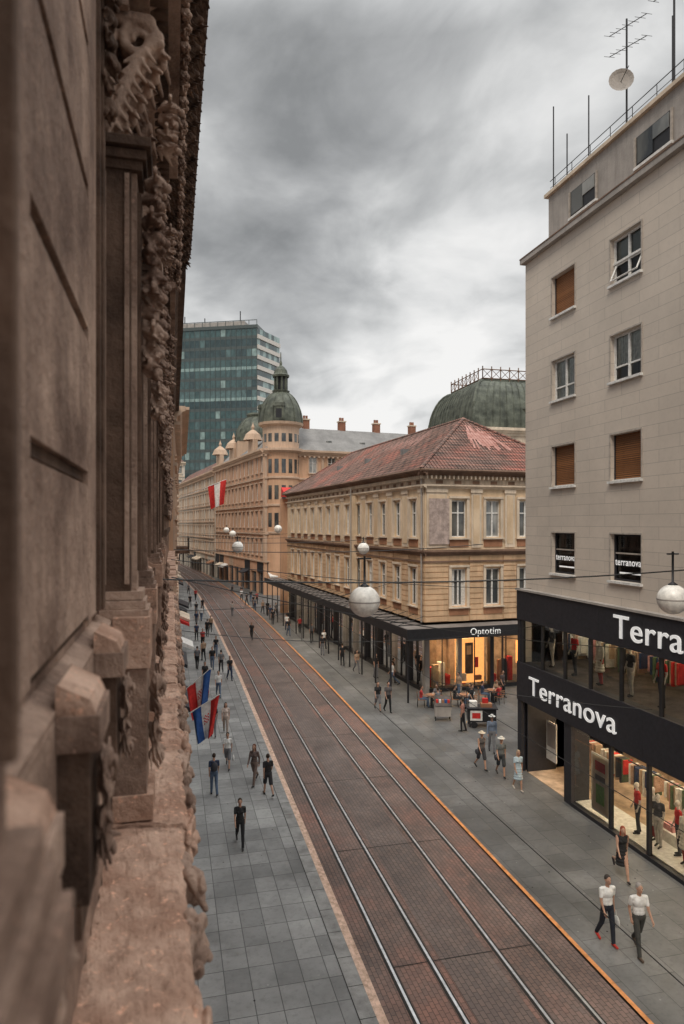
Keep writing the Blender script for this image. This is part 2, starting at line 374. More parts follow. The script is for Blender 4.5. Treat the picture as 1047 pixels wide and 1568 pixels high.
for k in (-1,0,1,2):
    A=4.54+5.8*k
    for a0,w0 in ((A,.30),(A+1.95,.34)):
        if a0+w0>Y1: continue
        for zb,zt in ((Z-.5,Z+2.35),(Z+4.4,Z+6.2)):
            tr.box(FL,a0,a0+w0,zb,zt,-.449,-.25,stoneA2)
            tr.box(FL,a0+.03,a0+w0-.03,zb+.05,zt-.04,-.25,-.215,stoneA)
            tr.box(FL,a0+.07,a0+.10,zb+.2,zt-.2,-.215,-.19,stoneA2); tr.box(FL,a0+w0-.10,a0+w0-.07,zb+.2,zt-.2,-.215,-.19,stoneA2)
            tr.box(FL,a0-.014,a0-.001,zb+.12,zt-.12,-.43,-.40,stoneA); tr.box(FL,a0-.014,a0-.001,zb+.12,zt-.12,-.29,-.26,stoneA)
            for j,(dz,pp) in enumerate(((0,.05),(.09,.03),(.15,.015))):
                tr.box(FL,a0-pp,a0+w0+pp,zb-.13+dz,zb-.13+dz+(.09 if j==0 else .055),-.44,-.19+pp,stoneA)
            for j,(dz,pp) in enumerate(((-.1,.02),(-.04,.045),(.03,.075))):
                tr.box(FL,a0-pp,a0+w0+pp,zt+dz,zt+dz+.058,-.44,-.2+pp,stoneA2)
            inst('carved_console',CN,(-.43,a0+w0/2,zt+.93),bl)
            inst('carved_drop',G1 if zt<Z+4 else G3,(-.20,a0+w0/2,zt-.05),bl)
            inst('carved_rosette',G2,(-.10,a0+w0/2,zt+.45),bl,0,(.8,.8,.7))
    for a0 in (A-.36,A+2.45):
        if a0>Y1-1: continue
        tr.box(FL,a0,a0+.2,Z-.5,Z+3.2,-.447,-.40,stoneA2); tr.box(FL,a0+.05,a0+.15,Z-.5,Z+3.2,-.40,-.385,stoneA2)
        inst('carved_drop',G3d,(-.42,a0+.1,Z+3.2),bl,0,(.8,.8,1))
    if A+2.5<Y1:
        for zt in (Z+3.3,):
            cornice(tr,FL,A-.12,A+2.45,zt,.50,.22,stoneA,w=-.44)
            tr.ext(FL,[(-.44,zt+.222),(.0,zt+.222),(-.1,zt+.34),(-.44,zt+.5)],A-.05,A+2.38,stoneA2)
            for j in range(22): tr.box(FL,A-.1+j*.115,A-.04+j*.115,zt-.07,zt-.003,-.44,-.26,stoneA)
            for j in range(22): tr.box(FL,A-.1+j*.115,A-.03+j*.115,zt+.08,zt+.13,-.25,-.02,stoneA2)
        inst('carved_keystone',CN,(-.45,A+1.1,Z+3.2),bl,0,(.8,1,.8))
        for q in (.55,.85,1.35,1.65): inst('carved_swag',G3,(-.43,A+q,Z+3.2),bl,0,(.8,.8,.55+.25*abs(q-1.1)))
    B=A+2.75; E=A+5.8-.45
    if E<Y1:
        tr.box(FL,B,B+.75,Z-.5,Z+7,-.448,-.415,stoneA); tr.box(FL,E-.35,E,Z-.5,Z+7,-.448,-.415,stoneA)
        z=Z-.5
        while z<Z+6.8:
            tr.box(FL,B+.751,E-.351,z+.03,z+.70,-.448,-.416,stoneA); tr.box(FL,B+.751,E-.351,z-.02,z+.029,-.449,-.443,stoneA2); z+=.74
tr.ext(FL,[(-.45,Z+3.95),(-.33,Z+3.97),(-.28,Z+4.1),(-.15,Z+4.14),(-.13,Z+4.24),(-.45,Z+4.28)],-3,Y1-.05,stoneA)
for i in range(150): tr.box(FL,-1+i*.14,-.93+i*.14,Z+3.86,Z+3.948,-.449,-.33,stoneA2) if -1+i*.14<Y1-.3 else None
for i,(a,b,w) in enumerate(((.50,.62,-.26),(.62,.80,-.30),(.80,.88,-.27),(.88,1.0,-.31),(1.09,1.16,-.33),(1.16,1.26,-.37),(1.26,1.33,-.345),(1.33,1.45,-.40),(1.45,1.55,-.42))):
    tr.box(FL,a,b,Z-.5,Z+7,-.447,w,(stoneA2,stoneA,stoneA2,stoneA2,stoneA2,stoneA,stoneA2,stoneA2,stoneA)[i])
tr.ext(FL,[(-.45,Z-.72),(-.40,Z-.72),(-.39,Z-.66),(-.365,Z-.65),(-.36,Z-.60),(-.45,Z-.56)],-3,Y1-.03,stoneA)
y=1.25
while y<Y1-.5:
    tr.box(FL,y,y+.30,Z-1.25,Z-.74,-.36,-.26,stoneA2); tr.box(FL,y-.03,y+.33,Z-.739,Z-.62,-.359,-.225,stoneA)
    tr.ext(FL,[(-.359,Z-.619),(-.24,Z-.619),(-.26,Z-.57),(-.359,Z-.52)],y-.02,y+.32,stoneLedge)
    inst('carved_block_leaf',G2,(-.26,y+.15,Z-.78),bl,0,(.35,.8,.8))
    tr.box(FL,y+.42,y+1.0,Z-1.6,Z-.95,-.359,-.335,stoneA2); tr.box(FL,y+.5,y+.92,Z-1.5,Z-1.05,-.334,-.315,stoneA); y+=1.12
for k in (-1,0,1,2):
    A=4.54+5.8*k
    for a0,w0 in ((A,.30),(A+1.95,.34)):
        if 2<a0 and a0+w0<Y1: 
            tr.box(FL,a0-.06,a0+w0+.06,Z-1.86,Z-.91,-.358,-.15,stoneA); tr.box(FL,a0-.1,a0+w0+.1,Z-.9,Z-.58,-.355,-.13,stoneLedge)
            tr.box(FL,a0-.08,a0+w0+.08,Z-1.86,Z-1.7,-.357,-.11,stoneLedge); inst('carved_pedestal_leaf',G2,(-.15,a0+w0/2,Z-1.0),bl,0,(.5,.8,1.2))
lg=MB(); y=-2.; rr=random.Random(4)
while y<Y1:
    L=rr.uniform(.7,1.15); dz=rr.uniform(-.015,.015); dx=rr.uniform(-.02,.015)
    pr=[(-.36,Z-2.10),(-.02,Z-2.10),(.0,Z-2.05),(.05+dx,Z-2.03),(.08+dx,Z-1.99),(.08+dx,Z-1.93+dz),(.05+dx,Z-1.90+dz),(-.1,Z-1.885+dz),(-.36,Z-1.87+dz)]
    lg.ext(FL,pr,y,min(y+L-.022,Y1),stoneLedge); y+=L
lo_=lg.obj('ledge_stones',bl)
sb=lo_.modifiers.new('s','SUBSURF'); sb.subdivision_type='SIMPLE'; sb.levels=4; sb.render_levels=4
tx=bpy.data.textures.new('worn','CLOUDS'); tx.noise_scale=.10; tx.noise_depth=5
dm=lo_.modifiers.new('d','DISPLACE'); dm.texture=tx; dm.strength=.055; dm.mid_level=.5; dm.texture_coords='GLOBAL'
tr.ext(FL,[(-.36,Z-2.6),(-.2,Z-2.6),(-.16,Z-2.3),(-.05,Z-2.14),(-.36,Z-2.14)],-2,Y1-.1,stoneA)
y=.9;i=0
while y<Y1-.3:
    inst('carved_ledge_mask',LH[i%3],(.06,y,Z-2.04),bl,rr.uniform(-.3,.3),(.72,.85+rr.uniform(-.2,.25),.8)); y+=.62; i+=1
tr.ext(FL,[(-.45,Z+7.0),(-.3,Z+7.0),(-.22,Z+7.2),(-.05,Z+7.3),(.36,Z+7.5),(.50,Z+7.55),(.50,Z+7.85),(.56,Z+8.0),(-.45,Z+8.1)],-3,Y1,stoneA2)
for i in range(130):
    u=-1+i*.16
    if u<Y1-.2: tr.box(FL,u,u+.08,Z+7.6,Z+7.8,.40,.53,stoneA2); tr.box(FL,u,u+.09,Z+6.9,Z+7.12,-.44,-.22,stoneA2)
y=.2
while y<Y1-.3:
    inst('carved_modillion',CNd,(-.2,y+.11,Z+7.45),bl,0,(1.7,1,.8)); inst('carved_modillion_drop',G3,(.12,y+.11,Z+7.28),bl); y+=.62
mb.obj('facade_wall',bl); tr.obj('stone_trim',bl,bevel=.008)
# ---------------------------------------------------------------- further left row
def left_row(name,y0,y1,x0,x1,top,nfl,nw,wm,tm,prot=.5):
    e=empty(name); m=MB(); U=Vector((x1-x0,y1-y0,0)); L=U.length; U.normalize(); F=Fr((x0,y0,0),U,(U.y,-U.x))
    gfac(m,F,L,top,nfl,nw,wm,tm); cornice(m,F,-.02,L,top-.3,prot,.5,tm)
    m.box(F,.0,L,0,top,-12,-.31,wm); m.poly([F.P(0,0,0),F.P(0,top,0),F.P(0,top,-.31),F.P(0,0,-.31)],wm); m.obj('walls',e); 
    return e,F
e,F=left_row('stone_townhouse',20.3,44,-.35,-.3,18.2,4,9,stoneA,stoneA2,.5)
m=MB()
for j in range(9):
    u=24*(j+.5)/9
    m.box(F,u-1.,u-.75,5,17,.003,.14,stoneA); m.box(F,u+.75,u+1.,5,17,.003,.14,stoneA)
    m.box(F,u-1.1,u+1.1,9.2,9.35,.003,.5,stoneLedge)
m.obj('pilasters',e)
for j in range(9):
    u=20+24*(j+.5)/9
    for z in (8.8,12.5,16.5): inst('carved_drop',G3,(-.2,u+.88,z),e,0,(1.6,1.6,1.6)); 
e,F=left_row('plaster_townhouse',44.1,72,.1,.5,18.2,4,9,tanw,tanl,1.0)
m=MB()
for u in (8,16): 
    m.box(F,u-1.6,u+1.6,8.9,9.1,.01,1.1,stoneA2)
    for i in range(17): m.tube([F.P(u-1.55+i*.194,9.1,1.05),F.P(u-1.55+i*.194,10,1.05)],.02,blk,4)
    m.tube([F.P(u-1.6,10,1.05),F.P(u+1.6,10,1.05)],.03,blk,4)
m.obj('balconies',e)
left_row('cream_townhouse',72.1,118,.5,.2,19,5,14,creamL,tanl,.6)
left_row('grey_townhouse',118.1,175,.2,-6,19,4,16,whitew,tanl,.5)
m=MB()
for y,c in ((47,whitep),(58,redp),(66,dkfascia)):
    m.ext(FL,[(.3,3.3),(1.45,2.75),(1.45,2.55),(1.42,2.55),(.3,3.0)],y,y+2.4,c)
m.obj('shop_awning')
# ---------------------------------------------------------------- flags
def flag(name,base,tip,cols,w,h,seed,sh=.45,arms=False):
    e=empty(name); m=MB(); b=Vector(base); t=Vector(tip); m.tube([b,t],.025,whitep,6); m.obj('pole',e)
    m=MB(); d=(t-b).normalized(); s=t-d*w; nu,nv=18,24; rnd=random.Random(seed); ph=rnd.uniform(0,6)
    side=Vector((d.y,-d.x,0)).normalized()
    def pt(i,j):
        a=i/nu; c=j/nv; shrink=1-sh*c
        q=s+d*(w*(.5+(a-.5)*shrink)); off=(.13*math.sin(a*8+c*2+ph)+.05*math.sin(a*17+ph))*(.3+c)
        return q+side*off+Vector((0,0,-h*c-.05*c*abs(math.sin(a*7+ph))))
    for i in range(nu):
        for j in range(nv):
            k=cols[min(len(cols)-1,int(i/nu*len(cols)))]
            if arms and abs(i-nu/2+.5)<2.2 and abs(j-nv*.45)<3: k=(redp,whitep)[(i+j)%2]
            m.poly([pt(i,j),pt(i+1,j),pt(i+1,j+1),pt(i,j+1)],k)
    m.obj('cloth',e,True)
flag('national_flag',(-.2,25.6,4.4),(1.4,25.1,5.8),[redp,whitep,bluep],1.15,1.3,1,.5,True)
flag('national_flag',(-.2,24.2,4.0),(1.6,23.6,5.2),[bluep,whitep,redp],1.15,1.2,2,.5,True)
flag('city_flag',(.6,60,13.2),(4.6,59.5,14.9),[redp,whitep,redp],1.7,2.0,3,.3)
# ---------------------------------------------------------------- modern corner store
bt=empty('modern_store_building'); FT=Fr((15.35,27.6,0),(0,-1),(-1,0))
panel=brick('stone_cladding','YZX',1.9,.42,(.68,.595,.51),(.63,.555,.48),(.42,.37,.325),.008,var=.16,vs=.3,bump=.25,rough=.7,stk=.18)
m=MB(); ops=[]; LT=32.
for r in range(4):
    zb=(9.0,12.55,16.1,19.56)[r]
    for c in range(7):
        u=2.2+3.9*c; ops.append((u,u+1.66,zb,zb+1.65))
wall(m,FT,0,LT,8,22.6,ops,panel,rev=.28)
m.box(FT,.02,LT,8,22.5,-11,-1.5,greyconc)
m.poly([FT.P(0,0,0),FT.P(0,22.6,0),FT.P(0,22.6,-12),FT.P(0,0,-12)],panel)
m.box(FT,-.12,LT,22.602,22.8,-12,.22,greyconc); m.box(FT,-.13,LT,22.801,22.85,-12,.24,brownc)
shut={(0,3),(0,1),(1,1)}; curt=plain('net_curtain',(.74,.72,.68),.9)
trimw=plain('window_surround',(.46,.41,.36),.7)
for i,(a,b,c,d) in enumerate(ops):
    r,cc=divmod(i,7)
    m.box(FT,a-.07,b+.07,c-.09,c-.005,.003,.12,whitep)
    for q in ((a-.06,a-.005),(b+.005,b+.06)): m.box(FT,q[0],q[1],c,d,.002,.035,trimw)
    m.box(FT,a-.06,b+.06,d+.005,d+.06,.002,.035,trimw)
    if (cc,r) in shut:
        for z in np.arange(c+.1,d,.075): m.box(FT,a+.05,b-.05,z-.03,z+.03,-.20,-.17,woodsh)
        m.box(FT,a+.03,b-.03,c+.04,d,-.27,-.22,shopdk)
        m.box(FT,a,b,c,c+.05,-.2,-.06,whitep)
        for q in (a,b-.05): m.box(FT,q,q+.05,c+.05,d,-.21,-.14,dkfascia)
        continue
    gm=glassC; fm=whitep if r in(1,2,3) else dkfascia
    window(m,FT,a,b,c,d,fm,gm,w=-.2,mull=1 if r!=0 else 0,tr=0,fw=.07)
    m.box(FT,a-.3,b+.3,c-.3,d+.3,-1.4,-1.35,shopdk)
    if r in (1,2):
        m.box(FT,a+.05,b-.05,c+(.0 if cc%2==0 else .55),d,-.26,-.24,curt)
        for q in np.arange(a+.12,b-.1,.13): m.tube([FT.P(q,c+(.0 if cc%2==0 else .56),-.235),FT.P(q,d,-.235)],.02,curt,5)
        m.box(FT,a+.07,b-.07,c+.5,c+.56,-.195,-.15,whitep)
    if r==3:
        m.box(FT,a,b,c+.75,c+.83,-.195,-.10,fm); m.box(FT,a+.1,b-.1,c+.85,d-.1,-.26,-.24,glassG)
        P0=[FT.P(a+.12,c+.12,.10),FT.P(b-.12,c+.12,.10),FT.P(b-.12,c+.72,-.16),FT.P(a+.12,c+.72,-.16)]
        for q in range(4): m.tube([P0[q],P0[(q+1)%4]],.035,whitep,4)
    if r==0: m.box(FT,a+.03,b-.03,c+.03,d-.03,-.27,-.24,blk); m.box(FT,a+.07,b-.07,c+.95,c+1.0,-.195,-.15,trimw)
m.box(FT,.25,LT,22.85,25.6,-10,-1.,greyconc); m.box(FT,.1,LT,25.6,25.75,-10.1,-.85,creamL)
for u in (2.0,6.2,10.2):
    m.box(FT,u,u+1.8,23.9,25.0,-1.,-.985,blk); m.box(FT,u-.08,u+1.88,23.8,23.9,-1,-.9,whitep)
    for q in (u-.08,u+1.8): m.box(FT,q,q+.08,23.9,25.0,-.985,-.92,trimw)
    m.box(FT,u+.1,u+.9,24.0,24.95,-.984,-.95,glassD); m.box(FT,u+.9,u+1.7,24.45,24.95,-.984,-.95,glassG)
m.obj('upper_walls',bt)
# shopfront
m=MB()
m.box(FT,-.35,LT,6.75,8.05,-.2,.24,dkfascia); m.box(FT,-.4,LT,8.051,8.13,-.2,.3,greyconc)
m.box(FT,-.35,LT,3.15,4.85,-.2,.24,dkfascia)
for u in np.arange(.9,LT,2.4): m.box(FT,u,u+.012,3.15,4.85,.2402,.243,blk); m.box(FT,u,u+.012,6.75,8.05,.2402,.243,blk)
m.box(FT,-.35,.0,0,3.149,-.3,.2,dkfascia); m.box(FT,-.35,-.1,4.851,6.749,-.3,.2,dkfascia)
for u in (0.05,1.7,3.4,5.1,6.9,8.9,11,13.2,15.5,18): m.box(FT,u-.05,u+.05,4.851,6.749,.08,.2,blk)
m.poly([FT.P(-.1,4.85,.12),FT.P(LT,4.85,.12),FT.P(LT,6.75,.12),FT.P(-.1,6.75,.12)],glassC)
m.box(FT,0,LT,4.6,4.84,-8,-.21,shopdk); m.box(FT,0,LT,6.9,7.1,-8,-.21,shopdk); m.box(FT,0,LT,4.86,7,-4.2,-4,shopin); m.box(FT,0,LT,0,3.6,-5.2,-5,shopin)
m.box(FT,0,LT,-.01,.02,-8,-.0,shopin); m.box(FT,0,LT,3.4,3.5,-8,-.21,shopdk); m.box(FT,-.08,-.0,0,7,-8,-.3,shopdk)
rr=random.Random(3)
for u in np.arange(.8,20,1.5):
    for w in (-.8,-2.,-3.4,-4.5): 
        m.box(FT,u,u+.42,3.36,3.39,w-.3,w,lit if rr.random()<.7 else litw)
        if w>-3: m.box(FT,u,u+.26,6.86,6.89,w-.22,w,lit if rr.random()<.5 else litw)
cl=[shopin,curt,redp,dkfascia,whitep,stoneLedge,plain('navy_cloth',(.03,.05,.12),.8),plain('pink_cloth',(.6,.3,.3),.8),plain('green_cloth',(.10,.15,.08),.8)]
for u in np.arange(.4,20,.13):
    if (u%1.9)>.35:
        c_=rr.choice(cl); h=rr.uniform(.55,1.0); m.box(FT,u,u+.08,6.2-h,6.2,-1.95,-1.5-rr.uniform(0,.1),c_); c_=rr.choice(cl)
        m.box(FT,u,u+.08,1.55-h,1.55,-2.6,-2.15-rr.uniform(0,.1),c_); c_=rr.choice(cl); m.box(FT,u,u+.08,2.7-h*.8,2.7,-4.9,-4.5,c_)
m.box(FT,.3,20,6.2,6.24,-1.74,-1.7,blk); m.box(FT,3.9,20,1.55,1.59,-2.4,-2.36,blk)
for u in (7.3,9.5,11.8): m.box(FT,u,u+1.1,.02,.55,-1.5,-1.0,whitep); m.box(FT,u+.15,u+.6,.55,.75,-1.4,-1.1,rr.choice(cl))
m.poly([FT.P(4.,.05,.12),FT.P(LT,.05,.12),FT.P(LT,3.15,.12),FT.P(4.,3.15,.12)],glassC)
for u in (3.55,6.3,8.3,10.6,13): m.box(FT,u-.06,u+.06,.05,3.149,.06,.19,blk)
m.box(FT,3.4,3.9,0,3.149,-.6,.2,dkfascia); m.box(FT,3.9,LT,0,.14,.0,.22,blk)
m.box(FT,3.9,LT,.13,.17,-1.2,.0,whitep)
m.box(FT,.1,.2,0,3.1,-1.4,.0,dkfascia); m.box(FT,1.4,1.48,0,3.1,-1.5,-1.4,blk); m.box(FT,2.5,2.58,0,3.1,-1.5,-1.4,blk)
m.box(FT,.3,1.1,.6,2.3,-.9,-.86,whitep); m.box(FT,.38,1.02,1.2,2.2,-.859,-.85,greyconc)
m.box(FT,5.0,6.1,.35,2.5,.02,.05,whitep); m.box(FT,5.07,6.03,.42,2.43,.051,.056,creamL); m.box(FT,5.3,5.8,.7,1.4,.058,.062,greenp); m.box(FT,5.25,5.85,1.9,2.25,.058,.062,redp); m.box(FT,5.25,5.85,1.55,1.75,.058,.062,shopdk)
m.obj('shopfront',bt)
def text(s,size,F,u,v,w,parent,mat,name,sx=1.,ext=.04,off=.0):
    c=bpy.data.curves.new(name,'FONT'); c.body=s; c.size=size; c.extrude=ext; c.offset=off; c.space_character=1.05
    o=link(bpy.data.objects.new(name,c),parent); c.materials.append(mat)
    z=F.N; x=F.U; y=Vector((0,0,1)); R=Matrix((x,y,z)).transposed().to_4x4(); R.translation=F.P(u,v,w)
    o.matrix_world=R@Matrix.Diagonal((sx,1,1,1)); return o
letter=plain('letter_white',(.85,.85,.83),.4,emit=.3,ecol=(1,1,1))
text('Terranova',1.10,FT,.75,3.64,.262,bt,letter,'sign_letters',1.24,ext=.018,off=.004)
text('Terranova',1.16,FT,6.6,7.05,.262,bt,letter,'sign_letters_upper',1.22,ext=.018,off=.004)
for u in (2.2,6.1):
    text('terranova',.36,FT,u+.08,9.55,-.13,bt,letter,'window_lettering',.93,ext=.003,off=.004)
    m2=MB(); m2.box(FT,u+.25,u+1.4,9.25,9.31,-.19,-.18,letter); m2.obj('window_tagline',bt)
# roof antennas
m=MB()
def ant(x,y,z0,z1,r=.03): m.tube([(x,y,z0),(x,y,z1)],r,blk,5)
ant(16.5,27.2,25.7,29.6,.03); ant(16.8,26.6,25.7,28.1,.03); ant(16.8,25.0,25.7,28.8,.03)
ant(16.6,22.3,25.7,30.0,.04); ant(16.6,19.8,25.7,31.2,.04); ant(17.2,20.6,25.7,29.,.025)
for (x,y,z) in ((16.6,22.3,29.7),(16.6,22.3,28.9),(16.6,19.8,30.4),(16.6,19.8,29.2)):
    m.tube([(x-.1,y+.9,z+.25),(x+.1,y-1.0,z-.2)],.018,blk,4)
    for k in range(7):
        t=k/6; c=Vector((x-.1+.2*t,y+.9-1.9*t,z+.25-.45*t)); m.tube([c+Vector((-.3,-.1,-.1)),c+Vector((.3,.1,.1))],.01,blk,4)
n0=len(m.v); dc=Vector((16.35,22.3,27.6)); m.rev(tuple(dc),[(0,0),(.1,.01),(.32,.05),(.45,.12)],16,greyconc)
for v in range(n0,len(m.v)):
    p=Vector(m.v[v])-dc; p=Matrix.Rotation(math.radians(84),3,'X')@p; p=Matrix.Rotation(math.radians(-28),3,'Z')@p; m.v[v]=tuple(p+dc)
m.tube([dc,dc+Vector((-.1,-.6,.2))],.015,blk,4)
m.tube([(16.4,27.3,26.3),(16.3,10,26.3)],.022,blk,4); m.tube([(16.4,27.3,26.0),(16.3,10,26.0)],.015,blk,4)
for y in np.arange(10,27.5,1.3): m.tube([(16.4,y,25.7),(16.4,y,26.3)],.018,blk,4)
m.obj('roof_antennas',bt)
# ---------------------------------------------------------------- corner building with red roof
bm_=empty('corner_building_red_roof')
d=Vector((-.0706,.9975,0)); n=Vector((.9975,.0706,0)); O=(16,41.8,0)
F1=Fr(O,d,-n); F2=Fr(O,n,(.0706,-.9975)); L1=38.; L2=12.
m=MB(); t2=MB()
def midfac(F,L,cs):
    up=[(c-.55,c+.55,10.15,12.6) for c in cs]; lo=[(c-.55,c+.55,5.6,8.05) for c in cs]
    wall(m,F,0,L,9.2,13.4,up,cream); wall(m,F,0,L,4.6,9.2,lo,rust)
    m.poly([F.P(0,13.4,0),F.P(L,13.4,0),F.P(L,14.5,0),F.P(0,14.5,0)],friezem)
    for o in up+lo:
        window(m,F,*o,whitep,random.choice([glassD,glassG,glassD]),mull=1,tr=.66,fw=.08)
        a,b,c,dd=o
        if random.random()<.5: m.box(F,a+.08,a+.3,c+.1,dd-.1,-.198,-.19,curt); m.box(F,b-.3,b-.08,c+.1,dd-.1,-.198,-.19,curt)
        for q in ((a-.2,a-.01),(b+.01,b+.2)): t2.box(F,q[0],q[1],c-.05,dd+.12,.002,.09,creamL)
        t2.box(F,a-.2,b+.2,dd+.122,dd+.26,.002,.14,creamL); t2.box(F,a-.25,b+.25,c-.14,c-.052,.002,.18,creamL)
    for o in up: t2.box(F,o[0]-.15,o[1]+.15,9.5,10.0,.002,.05,brownp)
    for o in lo:
        t2.box(F,o[0]-.15,o[1]+.15,5.0,5.42,.002,.05,brownp)
    edges=[0.]+[x for o in lo for x in (o[0]-.24,o[1]+.24)]+[L]
    z=4.65
    while z<9.0:
        for i in range(0,len(edges)-1,2):
            if edges[i+1]-edges[i]>.15: t2.box(F,edges[i],edges[i+1],z,z+.30,.003,.055,rust)
        z+=.36
    for i in range(0,len(edges)-1,2):
        a,b=edges[i],edges[i+1]
        if b-a>.4: 
            t2.box(F,a+.12,b-.12,9.45,13.3,.003,.06,creamL); t2.box(F,a+.05,b-.05,13.1,13.35,.061,.12,creamL)
            t2.box(F,a+.26,b-.26,9.7,12.95,.061,.085,cream)
    cornice(t2,F,-.3,L,13.35,.28,.25,creamL); cornice(t2,F,-.5,L,14.2,.5,.38,brownc)
    cornice(t2,F,-.25,L,8.95,.32,.38,brownc); t2.box(F,-.05,L,8.5,8.62,.003,.12,brownc)
    k=0
    while k<L-.3: t2.box(F,k,k+.1,13.98,14.19,.003,.3,creamL); k+=.32
    k=.8
    while k<L-.8: t2.box(F,k,k+.5,13.68,13.9,.003,.02,brownc); k+=1.35
midfac(F1,L1,[1.74+2.8*i for i in range(13)])
midfac(F2,L2,[2.47+2.56*i for i in range(4)])
t2.box(F2,.25,1.7,9.7,12.7,.125,.14,greyp)
t2.box(F1,13.2,14.0,4.6,13.4,.005,.4,cream); t2.tube([F1.P(.2,4.6,.15),F1.P(.2,14,.15)],.06,greyconc)
t2.tube([F1.P(13.6,4.6,.45),F1.P(13.6,14,.45)],.06,greyconc)
m.box(F1,.31,L1-.3,4.62,14.4,-L2+.3,-.31,cream)
m.poly([F1.P(L1,0,0),F1.P(L1,14.4,0),F1.P(L1,14.4,-L2),F1.P(L1,0,-L2)],cream)
m.box(F1,3.2,L1-.3,0,4.5,-L2+.3,-3.2,shopdk)
t3=MB()
rr=random.Random(11)
def shops(F,L,sp,orange=False):
    k=0;i=0
    while k<L-.5:
        e_=min(k+sp,L)
        t3.box(F,k,k+.28,0,4.3,-.35,.04,rr.choice([dkfascia,greyconc,dkfascia]))
        t3.poly([F.P(k+.28,.25,-.2),F.P(e_,.25,-.2),F.P(e_,3.5,-.2),F.P(k+.28,3.5,-.2)],glassC)
        t3.box(F,k+.28,e_,0,.25,-.25,.0,blk); t3.box(F,k+.28,e_,3.5,4.3,-.3,.02,dkfascia)
        t3.box(F,(k+e_)/2+.1,(k+e_)/2+.16,.25,3.5,-.19,-.14,blk)
        lm=rr.choice([lit,litw,lit])
        for q in (.5,1.4): t3.box(F,k+.5+q*.6,k+.85+q*.6,3.42,3.46,-1.3,-.8,lm)
        for q in range(5):
            u=k+.4+q*(sp-.5)/5; h=rr.uniform(.6,1.9); t3.box(F,u,u+rr.uniform(.15,.35),.2,h,-rr.uniform(1.,1.4),-.8,rr.choice([whitep,shopin,redp,blk,brownp,creamL,shopin]))
        if rr.random()<.5: t3.box(F,k+.6,e_-.5,1.2,2.8,-1.6,-1.55,rr.choice([whitep,orangep,creamL]))
        if orange and i==1:
            t3.box(F,k+.3,e_-.05,.3,3.3,-1.0,-.7,orangep); t3.box(F,k+.9,k+1.5,.9,3.0,-.69,-.67,shopdk); t3.box(F,k+1.0,k+1.35,2.2,2.8,-.66,-.65,cream); t3.box(F,k+1.6,k+1.9,1.3,2.0,-.69,-.67,redp)
            t3.box(F,k+.5,k+.85,.5,1.0,-.65,-.4,whitep); t3.box(F,k+1.55,k+2.,.5,.8,-.65,-.4,brownp)
        k+=sp;i+=1
    t3.box(F,.05,L,3.5,4.4,-3.2,-.31,shopdk)
shops(F1,L1,2.8); shops(F2,L2,2.4,True)
t3.box(F1,2.8,L1,0,3.5,-3.25,-3.15,shopin); t3.box(F2,2.4,L2,0,3.5,-3.25,-3.15,shopin)
t3.box(F1,.0,L1,-.01,.03,-3.2,-.2,shopdk)
ct=M('canopy_top',(.22,.195,.18),streak=0,speck=.4)
t3.box(F1,-2.1,L1+3,4.33,4.45,0.06,2.1,ct); t3.box(F2,-.055,L2,4.33,4.45,.06,2.1,ct)
t3.box(F1,-2.2,L1+3,4.0,4.56,2.101,2.2,blk); t3.box(F2,-2.1,L2,3.85,4.56,2.101,2.2,blk)
for k in np.arange(-1.9,L1+3,2.8): t3.box(F1,k,k+.09,0,4.33,1.95,2.04,blk)
for k in (4.5,10): t3.box(F2,k,k+.09,0,4.33,1.95,2.04,blk)
for k in np.arange(0,L1,1.4): t3.tube([F1.P(k,4.46,2.0),F1.P(k,5.0,.1)],.018,blk,4); t3.box(F1,k,k+.05,4.451,4.50,.07,2.1,blk)
for k in np.arange(.7,L1,2.8): t3.box(F1,k,k+.5,4.22,4.26,.8,1.2,litw)
m.obj('walls',bm_); t2.obj('stucco_trim',bm_); t3.obj('shops_and_canopy',bm_)
text('Optotim',.60,F2,2.1,4.04,2.21,bm_,letter,'canopy_sign',1.0,.01,.0)
# roof
tile=brick('clay_tiles','YZX',.34,.24,(.34,.19,.15),(.23,.15,.125),(.11,.08,.07),.03,var=.6,vs=.9,bump=.9,stain=(.16,.14,.125),patch=(1.25,.85,.8),stk=.75)
tile2=M('new_clay_tiles',(.48,.215,.17),streak=.5,scale=2,speck=.6,col2=(.54,.31,.27))
r=MB(); eo=.5; RV=19.
a,b,c,e4=F1.P(-eo,14.58,eo),F1.P(L1+eo,14.58,eo),F1.P(L1+eo,14.58,-L2-eo),F1.P(-eo,14.58,-L2-eo)
p,q=F1.P(6,RV,-6),F1.P(L1-6,RV,-6)
for poly in ([a,b,q,p],[b,c,q],[c,e4,p,q],[e4,a,p]): r.poly(poly,tile)
r.poly([a,b,c,e4],brownc)
def patch(P0,P1,P2,P3,off=.03):
    nrm=(P1-P0).cross(P3-P0).normalized(); nrm=nrm if nrm.z>0 else -nrm
    r.poly([x+nrm*off for x in (P0,P1,P2,P3)],tile2)
def onS(s,tt):
    e0=e4.lerp(a,s); return e0.lerp(p,tt)
def onW(s,tt): return a.lerp(b,s).lerp(p.lerp(q,s),tt)
rq=random.Random(8)
for i in range(22):
    s0=.26+i*.02; t0=.45+rq.uniform(-.10,.14); t1=.85+rq.uniform(-.16,.08); patch(onS(s0,t0),onS(s0+.02,t0),onS(s0+.02,t1),onS(s0,t1),.03+i*.0005)
for i in range(40):
    s0=.18+i*.009; t0=.68+rq.uniform(-.10,.1); t1=.86+rq.uniform(-.08,.1); patch(onW(s0,t0),onW(s0+.009,t0),onW(s0+.009,t1),onW(s0,t1))
